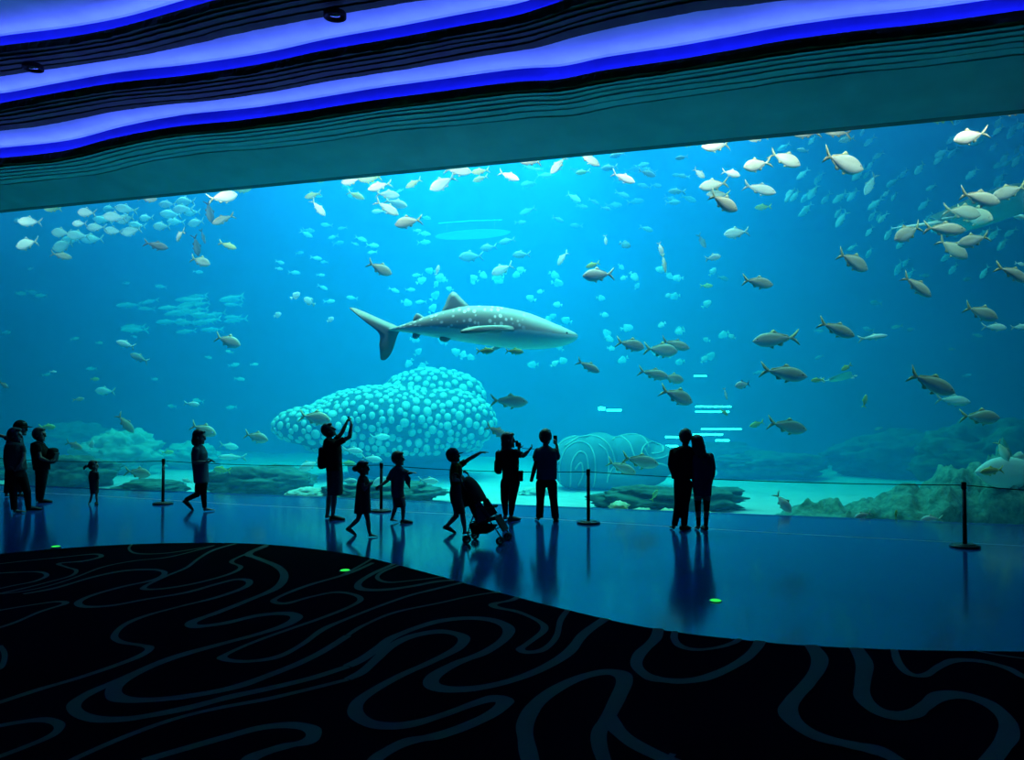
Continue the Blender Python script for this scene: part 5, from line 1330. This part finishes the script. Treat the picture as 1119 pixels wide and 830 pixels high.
person('shorter of the embracing couple, long-haired woman in blue coat seen from behind', (767.5, 579.5), (762, 484.2, 6.6, 8.4),
    [(493, 759, 766, .55), (495, 757, 774, .85), (500, 755.8, 779, 1), (510, 755.4, 778.6, .95), (525, 756, 778, 1), (541, 758.2, 777, 1.05)], 0.14,
    [dict(sh=(776.2, 498.5, 0), el=(779, 510, .02), wr=(778.4, 523, .04), to=(777.8, 529.5, .06), palm=(-1, .3, 0), sleeve=1.9), dict(sh=(758.5, 499, .05), el=(752.5, 509, .12), wr=(746, 510, .16), to=(742, 510, .16), palm=(0, -1, 0), sleeve=1.9)],
    [dict(hip=(762.5, 538, 0), kn=(762.6, 553, 0), an=(763.5, 573.5, 0), heel=763.4, toe=763.2, dep=0.0, fs=1, cw=.78, aw=.8), dict(hip=(772.5, 538, 0), kn=(772.2, 553, 0), an=(771.3, 573.5, 0), heel=771.5, toe=771.6, dep=0, fs=1, cw=.78, aw=.8)],
    NAVY, BLACK, hair='long', look=100, tilt=-12, shoe=SHOEL, top_name='coat', leg_name='leggings', S=.95)

# 9 woman walking on the left
r, J, k, b0 = person('woman in a short-sleeved tunic walking right, hand held forward, by the first rope post', (219, 558.5), (218, 477.4, 6, 7.4),
    [(485.5, 214.5, 220.5, .5), (488.5, 211.5, 223, .85), (495, 209.8, 226, 1), (506, 210.5, 226.5, .95), (515, 211.8, 227, .98), (527, 213, 227.8, 1.05)], 0.18,
    [dict(sh=(214.5, 492, -.16), el=(212.6, 505, -.18), wr=(224.5, 504.8, -.15), to=(230.5, 503.7, -.12), palm=(0, .4, 1), curl=20), dict(sh=(217, 492, .16), el=(217, 505, .18), wr=(226, 505, .08), to=(231, 504, .04), palm=(0, -.4, 1), curl=20)],
    [dict(hip=(222, 528, -.06), kn=(222.4, 540, -.06), an=(223.6, 554, -.05), heel=221.5, toe=234, dep=-.03, cw=.85, aw=.85), dict(hip=(218, 528, .06), kn=(215.5, 540, .06), an=(203.2, 552.5, .04), heel=199.8, toe=206.5, dep=.03, lift=.17, cw=.85, aw=.85)],
    TEAL, BLACK, hair='bob', look=0, pitch=-6, top_name='tunic', leg_name='leggings', sleeve=.8)
phone(J, b0, 231.3, 502.9, -.06, 'phone in the hand of the walking woman', tilt=-60)

# 10 toddler
person('toddler with a little ponytail standing alone near the glass on the left', (102.6, 551), (102.3, 508.6, 4.6, 5.2),
    [(513.2, 100.2, 105, .5), (515.2, 98.4, 106.6, .85), (520, 97.2, 107.4, 1), (527, 98, 107, .95), (535, 99, 107.4, 1)], 0.10,
    [dict(sh=(106.2, 517, -.03), el=(107.3, 525, -.04), wr=(107.3, 531, -.04), to=(107.3, 534, -.03), palm=(-1, 0, 0)), dict(sh=(99, 517, 0), el=(98, 524, 0), wr=(99.5, 530.5, -.04), to=(100, 533, -.05), palm=(1, 0, 0))],
    [dict(hip=(101, 532, 0), kn=(100.2, 540.5, 0), an=(98.6, 548.4, 0), heel=97, toe=100, dep=0, fs=-1), dict(hip=(105, 532, 0), kn=(105.4, 540.5, 0), an=(106.2, 548.4, 0), heel=105, toe=108.5, dep=.03, fs=-1)],
    GREYD, GREYD, hair='ponytail', look=20, S=0.52, sleeve=.8, low=[(533, 99.3, 107.2), (539, 99.3, 107.0)], low_dh=.09, leg_name=None)

# 11-13 the group at the left edge
r, J, k, b0 = person('person in trousers and cap at the left edge, arm stretched out of view', (13, 543), (23.0, 468.2, 6, 7.2),
    [(475, 15, 22, .55), (478, 9, 24, .9), (486, 7.5, 24.5, 1), (500, 7, 24, .95), (510, 6.5, 23, 1)], 0.17,
    [dict(sh=(10.5, 479.5, 0), el=(2.5, 476.3, .02), wr=(-6, 473.5, .04), to=(-11, 472.5, .04), palm=(0, 0, -1)), dict(sh=(20.5, 482, .1), el=(23, 494, .15), wr=(22, 504, .12), to=(22, 509, .1), palm=(-1, 0, 0))],
    [dict(hip=(10.5, 511, 0), kn=(8.5, 527, 0), an=(6.8, 538, 0), heel=5, toe=9, dep=0.0, fs=1), dict(hip=(19, 511, 0), kn=(21, 526, 0), an=(21.8, 537, .02), heel=20.5, toe=25, dep=.04, fs=1)],
    GREYD, BLACK, look=0, S=.97, cap=BLACK)
person('man in long trousers standing frontmost in the group at the left edge', (23, 560), (16.8, 475.6, 6.2, 7.6),
    [(483, 13, 20, .55), (485, 7.5, 24.5, .85), (491, 6.2, 26, 1), (502, 5.6, 26.6, .95), (513, 7.6, 27.8, 1)], 0.19,
    [dict(sh=(8.5, 489, -.1), el=(7.6, 501, -.12), wr=(12, 509, -.16), to=(14.5, 513, -.16), palm=(1, .4, 0)), dict(sh=(24, 489, -.02), el=(26.3, 499, -.06), wr=(23.3, 507, -.16), to=(21, 510, -.18), palm=(-.5, .8, 0))],
    [dict(hip=(13, 519, -.05), kn=(14.6, 539, -.05), an=(15.4, 557, -.05), heel=13.6, toe=26, dep=-.08, aw=.9), dict(hip=(23.5, 519, .05), kn=(29.6, 537, .05), an=(31, 553, .05), heel=29, toe=40, dep=.3, aw=.9)],
    GREYD, BLACK, look=10, S=1.0)
r, J, k, b0 = person('person holding a bulky bag in front of the chest, second from the left edge', (46, 549), (43.4, 474.8, 6, 7.0),
    [(482, 39.5, 46.5, .55), (484, 35, 47.5, .85), (491, 34.5, 51, 1), (500, 36, 53, .98), (508, 37, 53.5, .98), (513, 38, 53.5, 1)], 0.17,
    [dict(sh=(41, 487, -.15), el=(44, 500, -.2), wr=(53, 503.5, -.16), to=(57, 503.5, -.12), palm=(0, .5, 1), curl=30), dict(sh=(43, 487, .15), el=(47, 499, .2), wr=(55, 500, .14), to=(58.5, 499, .1), palm=(0, -1, 0), curl=30)],
    [dict(hip=(44, 516, .05), kn=(42.3, 531.5, .05), an=(41.4, 545.5, .05), heel=38.8, toe=46, dep=.05, fs=1, aw=.85), dict(hip=(47.5, 516, -.05), kn=(46.4, 531.5, -.05), an=(44.8, 545.5, -.05), heel=42.6, toe=53.8, dep=-.03, aw=.85)],
    BLACK, BLACK, look=5, S=.95)
o = item('shoulder_bag', 'bulky dark bag held against the chest by the second person from the left edge', 'bag', b0)
e = bmesh.new(); px_box(e, J, 52.8, 60.6, 489, 506.5, 0.0, 0.13, 0.075, R(12)); from_bm('pouch', e, BLACK, o)
e = bmesh.new(); px_box(e, J, 59.2, 61.8, 494, 504.5, 0.0, 0.09, 0.015, R(12)); from_bm('front_pocket', e, GREYD, o)
e = bmesh.new(); bm_tube(e, smooth_pts([J(53, 490, -.1), J(48, 485.5, -.14), J(41, 483.5, -.08), J(36, 490, 0)], 5), 0.012, 8); from_bm('strap', e, GREYD, o)

# ------------------------------------------------------------------ stroller
def stroller():
    base = at_z(528, 592, 0.0); D = depth_of(base); k = D / F
    o = item('stroller', 'dark folding stroller with raised canopy pushed by the pointing youngster', 'stroller', base)
    ax = (RIGHT + FWDH * -0.27).normalized(); lat = Vector((-ax.y, ax.x, 0))     # heading right and a little towards the viewer
    # side profile in pixels of the photo, turned into metres along the heading
    P = lambda px, py, s=0.0: ax * ((px - 528) * k * 1.03) + ZAX * ((594 - py) * k) + lat * s
    HW = 0.21
    metal = mat('stroller_tube', (0.03, 0.03, 0.035), 0.4, metallic=0.6); cloth = fabric('stroller_cloth', (0.015, 0.015, 0.02)); mesh_m = fabric('stroller_mesh_window', (0.06, 0.10, 0.14)); rub = mat('tyre_rubber', (0.012, 0.012, 0.012), 0.8)
    for s in (-1, 1):
        e = bmesh.new(); bm_tube(e, smooth_pts([P(502.5, 519.5, s * HW), P(506, 521.5, s * HW), P(512, 534, s * HW), P(530, 556, s * HW), P(546, 577, s * HW), P(553.5, 588, s * HW)], 4), 0.011, 10); from_bm('push_frame', e, metal, o)
        e = bmesh.new(); bm_tube(e, [P(527, 552, s * (HW - .015)), P(518, 572, s * (HW - .015)), P(514.5, 588, s * (HW - .015))], 0.010, 10); from_bm('rear_leg', e, metal, o)
        e = bmesh.new(); bm_tube(e, [P(519, 570, s * (HW - .02)), P(538, 568.5, s * (HW - .02)), P(545, 575, s * HW)], 0.008, 8); from_bm('cross_brace', e, metal, o)
        h = bmesh.new(); bm_tube(h, [P(500.5, 519.2, s * HW), P(503, 519.4, s * HW), P(506, 521.2, s * HW)], [.016, .018, .015], 12); from_bm('handle_grip', h, rub, o)
        for (wx, nm) in ((551, 'front'), (514.5, 'rear')):
            c = P(wx, 590, s * HW); wr = 0.064
            e = bmesh.new()
            for off in (-.022, .022):
                cc = c + lat * off; cc.z = wr
                ring = []
                for a in range(25):
                    t = 2 * PI * a / 24; ring.append(cc + ax * (math.cos(t) * (wr - .014)) + ZAX * (math.sin(t) * (wr - .014)))
                bm_tube(e, ring, 0.014, 10, cap=False)
            w = from_bm('wheel', e, rub, o)
            e = bmesh.new()
            for off in (-.022, .022):
                cc = c + lat * off; cc.z = wr
                bm_tube(e, [cc - lat * .008, cc + lat * .008], 0.018, 14)
                for q in range(5):
                    t = 2 * PI * q / 5; bm_tube(e, [cc, cc + (ax * math.cos(t) + ZAX * math.sin(t)) * (wr - .012)], 0.006, 6)
            cc = c.copy(); cc.z = wr; bm_tube(e, [cc - lat * .034, cc + lat * .034], 0.007, 8); bm_tube(e, [cc, P(wx + (2 if nm == 'front' else 0), 585, s * HW)], 0.012, 8)
            from_bm('hub', e, metal, w)
    for y in (528, 584):
        pass
    e = bmesh.new(); bm_tube(e, [P(546, 577, -HW), P(546, 577, HW)], .009, 8); bm_tube(e, [P(518, 573, -HW), P(518, 573, HW)], .009, 8); bm_tube(e, [P(512, 534, -HW), P(512, 534, HW)], .009, 8); from_bm('axle_bar', e, metal, o)
    # canopy: ribs of fabric arching across, from the back over to the front
    e = bmesh.new(); rg = []
    tips = smooth_pts([Vector((x, y, 0)) for x, y in ((510.5, 556), (507.5, 545), (505.8, 533), (507, 526.5), (510.5, 523.6), (515, 525.5), (520.5, 531.5), (526, 540), (530.5, 548.5))], 3)
    for tip in tips:
        row = []
        for j in range(13):
            a = PI * j / 12; s = -HW * 1.02 * math.cos(a); hgt = math.sin(a) ** 0.45
            row.append(P(lerp(518, tip[0], hgt), lerp(553, tip[1], hgt), s))
        rg.append(row)
    vr = [[e.verts.new(p) for p in row] for row in rg]
    for a, b in zip(vr, vr[1:]):
        for j in range(12): e.faces.new((a[j], a[j + 1], b[j + 1], b[j]))
    cn = from_bm('canopy', e, cloth, o); md = cn.modifiers.new('t', 'SOLIDIFY'); md.thickness = 0.012
    # seat, back and foot rest as padded cloth
    def pad(name, prof, th, m, hw=HW - .02):
        e = bmesh.new(); pts = smooth_pts([Vector((x, y, 0)) for x, y in prof], 4)
        rg = []
        for i, p in enumerate(pts):
            t = pts[min(i + 1, len(pts) - 1)] - pts[max(i - 1, 0)]; n = Vector((-t.y, t.x, 0)).normalized()
            d = n * (th / k / 2)
            rg.append([P(p.x + d.x, p.y + d.y, -hw), P(p.x + d.x, p.y + d.y, hw), P(p.x - d.x, p.y - d.y, hw), P(p.x - d.x, p.y - d.y, -hw)])
        bm_loft(e, rg); return from_bm(name, e, m, o, smooth=False)
    pad('backrest', [(509, 528), (514, 545), (521, 560), (526, 571)], 0.05, cloth)
    pad('seat', [(525, 572), (534, 570), (541, 567), (545, 566)], 0.05, cloth)
    pad('foot_rest', [(545, 567), (549, 574), (553, 580)], 0.02, cloth, HW - .06)
    for s in (-1, 1):
        e = bmesh.new(); q = [P(523, 548, s * (HW - .01)), P(529, 548, s * (HW - .01)), P(540, 564, s * (HW - .01)), P(526, 572, s * (HW - .01))]
        bm_loft(e, [q, [p + lat * 0.006 for p in q]]); from_bm('side_panel', e, mesh_m, o, smooth=False)
    e = bmesh.new(); bm_loft(e, [[P(516, 574, -HW + .03), P(516, 574, HW - .03), P(541, 576, HW - .03), P(541, 576, -HW + .03)], [P(519, 584, -HW + .05), P(519, 584, HW - .05), P(536, 583, HW - .05), P(536, 583, -HW + .05)]]); from_bm('basket', e, cloth, o, smooth=False)
    e = bmesh.new(); bm_tube(e, smooth_pts([P(535, 556, -HW), P(541, 555, -HW * .6), P(542, 555, 0), P(541, 555, HW * .6), P(535, 556, HW)], 4), .014, 8); from_bm('bumper_bar', e, cloth, o)
stroller()

# ------------------------------------------------------------------ rope posts and belts
POSTS = [((178, 549), 'leftmost rope post beside the walking woman'), ((416.5, 557), 'rope post behind the boy and girl'), ((643, 570), 'middle rope post right of the man in wide trousers'), ((1054.5, 596), 'rightmost and nearest rope post')]
pm = mat('black_post_metal', (0.015, 0.015, 0.017), 0.35, metallic=0.5); disc_m = mat('post_base_top', (0.05, 0.055, 0.06), 0.3, metallic=0.6)
tops = []
for (q, lab) in POSTS:
    b = at_z(q[0], q[1] + 1.5, 0.0)
    o = empty('rope_post', b, lab, 'post', 'rope posts along the tank')
    o['group'] = 'rope posts along the tank'
    e = bmesh.new(); lathe(e, [(0.0, 0), (0.205, 0.0), (0.21, 0.012), (0.205, 0.03), (0.17, 0.042), (0.0, 0.046)], 36); from_bm('base', e, pm, o)
    e = bmesh.new(); lathe(e, [(0.0, .0445), (0.15, 0.0435), (0.15, 0.0475), (0.05, 0.051), (0.0, 0.052)], 32); from_bm('base_cover', e, disc_m, o)
    e = bmesh.new(); lathe(e, [(0.0, .04), (0.034, 0.045), (0.032, 0.07), (0.031, 0.86), (0.0, .862)], 20); from_bm('pole', e, pm, o)
    e = bmesh.new(); lathe(e, [(0.0, .855), (0.036, 0.86), (0.037, 0.95), (0.03, 0.965), (0.0, 0.967)], 20); from_bm('belt_cassette', e, pm, o)
    tops.append(b + ZAX * 0.915)
p_l = tops[0] + (tops[0] - tops[1]) * 0.9; p_l.z = 0.915; p_r = tops[3] + (tops[3] - tops[2]) * 0.5; p_r.z = 0.915
ch = [p_l] + tops + [p_r]
labs = ['thin barrier belt left of the leftmost rope post', 'thin barrier belt between the leftmost post and the one by the children', 'thin barrier belt between the children\'s post and the middle post', 'thin barrier belt between the middle and rightmost post', 'thin barrier belt right of the rightmost post']
for i in range(5):
    a, b = ch[i], ch[i + 1]; d = (b - a).normalized()
    a2 = a + d * (0.04 if i else 0); b2 = b - d * 0.04
    n = 14; e = bmesh.new(); rg = []
    nrm = Vector((-d.y, d.x, 0)) * 0.0015
    for j in range(n + 1):
        t = j / n; p = lerp(a2, b2, t) - ZAX * (0.05 * 4 * t * (1 - t))
        rg.append([p + nrm + ZAX * .007, p - nrm + ZAX * .007, p - nrm - ZAX * .007, p + nrm - ZAX * .007])
    bm_loft(e, rg); tag(from_bm('barrier_belt', e, fabric('belt_webbing', (0.02, 0.02, 0.03)), smooth=False), labs[i], 'belt', 'belts between the rope posts')

# ------------------------------------------------------------------ little green floor lights, ceiling spots
gm = emit('green_glow', (0.03, 0.85, 0.10), 1.0)
for (q, lab) in (((61, 597.4), 'tiny green floor light at the far left on the carpet\'s edge'), ((377, 623.5), 'tiny green floor light on the carpet below the filming man'), ((782, 656.6), 'tiny green floor light on the blue floor below the couple')):
    b = at_z(q[0], q[1], 0.0085 if q[0] < 700 else 0.0)
    o = empty('floor_light', b, lab, 'light')
    e = bmesh.new(); lathe(e, [(0, 0), (0.072, 0), (0.072, 0.005), (0.064, 0.008), (0.0, 0.008)], 24); from_bm('ring', e, disc_m, o)
    e = bmesh.new(); lathe(e, [(0, 0.007), (0.06, 0.008), (0.055, 0.014), (0.0, 0.016)], 24); from_bm('lens', e, gm, o)
for (q, lab) in (((366, 16), 'black recessed spotlight in the middle blue ceiling band'), ((36, 73), 'black recessed spotlight at the left end of a blue ceiling band')):
    b = at_z(q[0], q[1], ZB + CH - 0.01)
    o = empty('ceiling_spotlight', b, lab, 'light')
    e = bmesh.new(); lathe(e, [(0.0, 0.03), (0.20, 0.03), (0.20, -0.05), (0.165, -0.06), (0.15, -0.02), (0.0, -0.015)], 28); from_bm('trim_ring', e, BLACK, o)
    e = bmesh.new(); lathe(e, [(0.0, -0.012), (0.10, -0.014), (0.09, -0.035), (0.0, -0.04)], 20); from_bm('lens', e, mat('dark_screen', (0.01, 0.012, 0.015), 0.1), o)
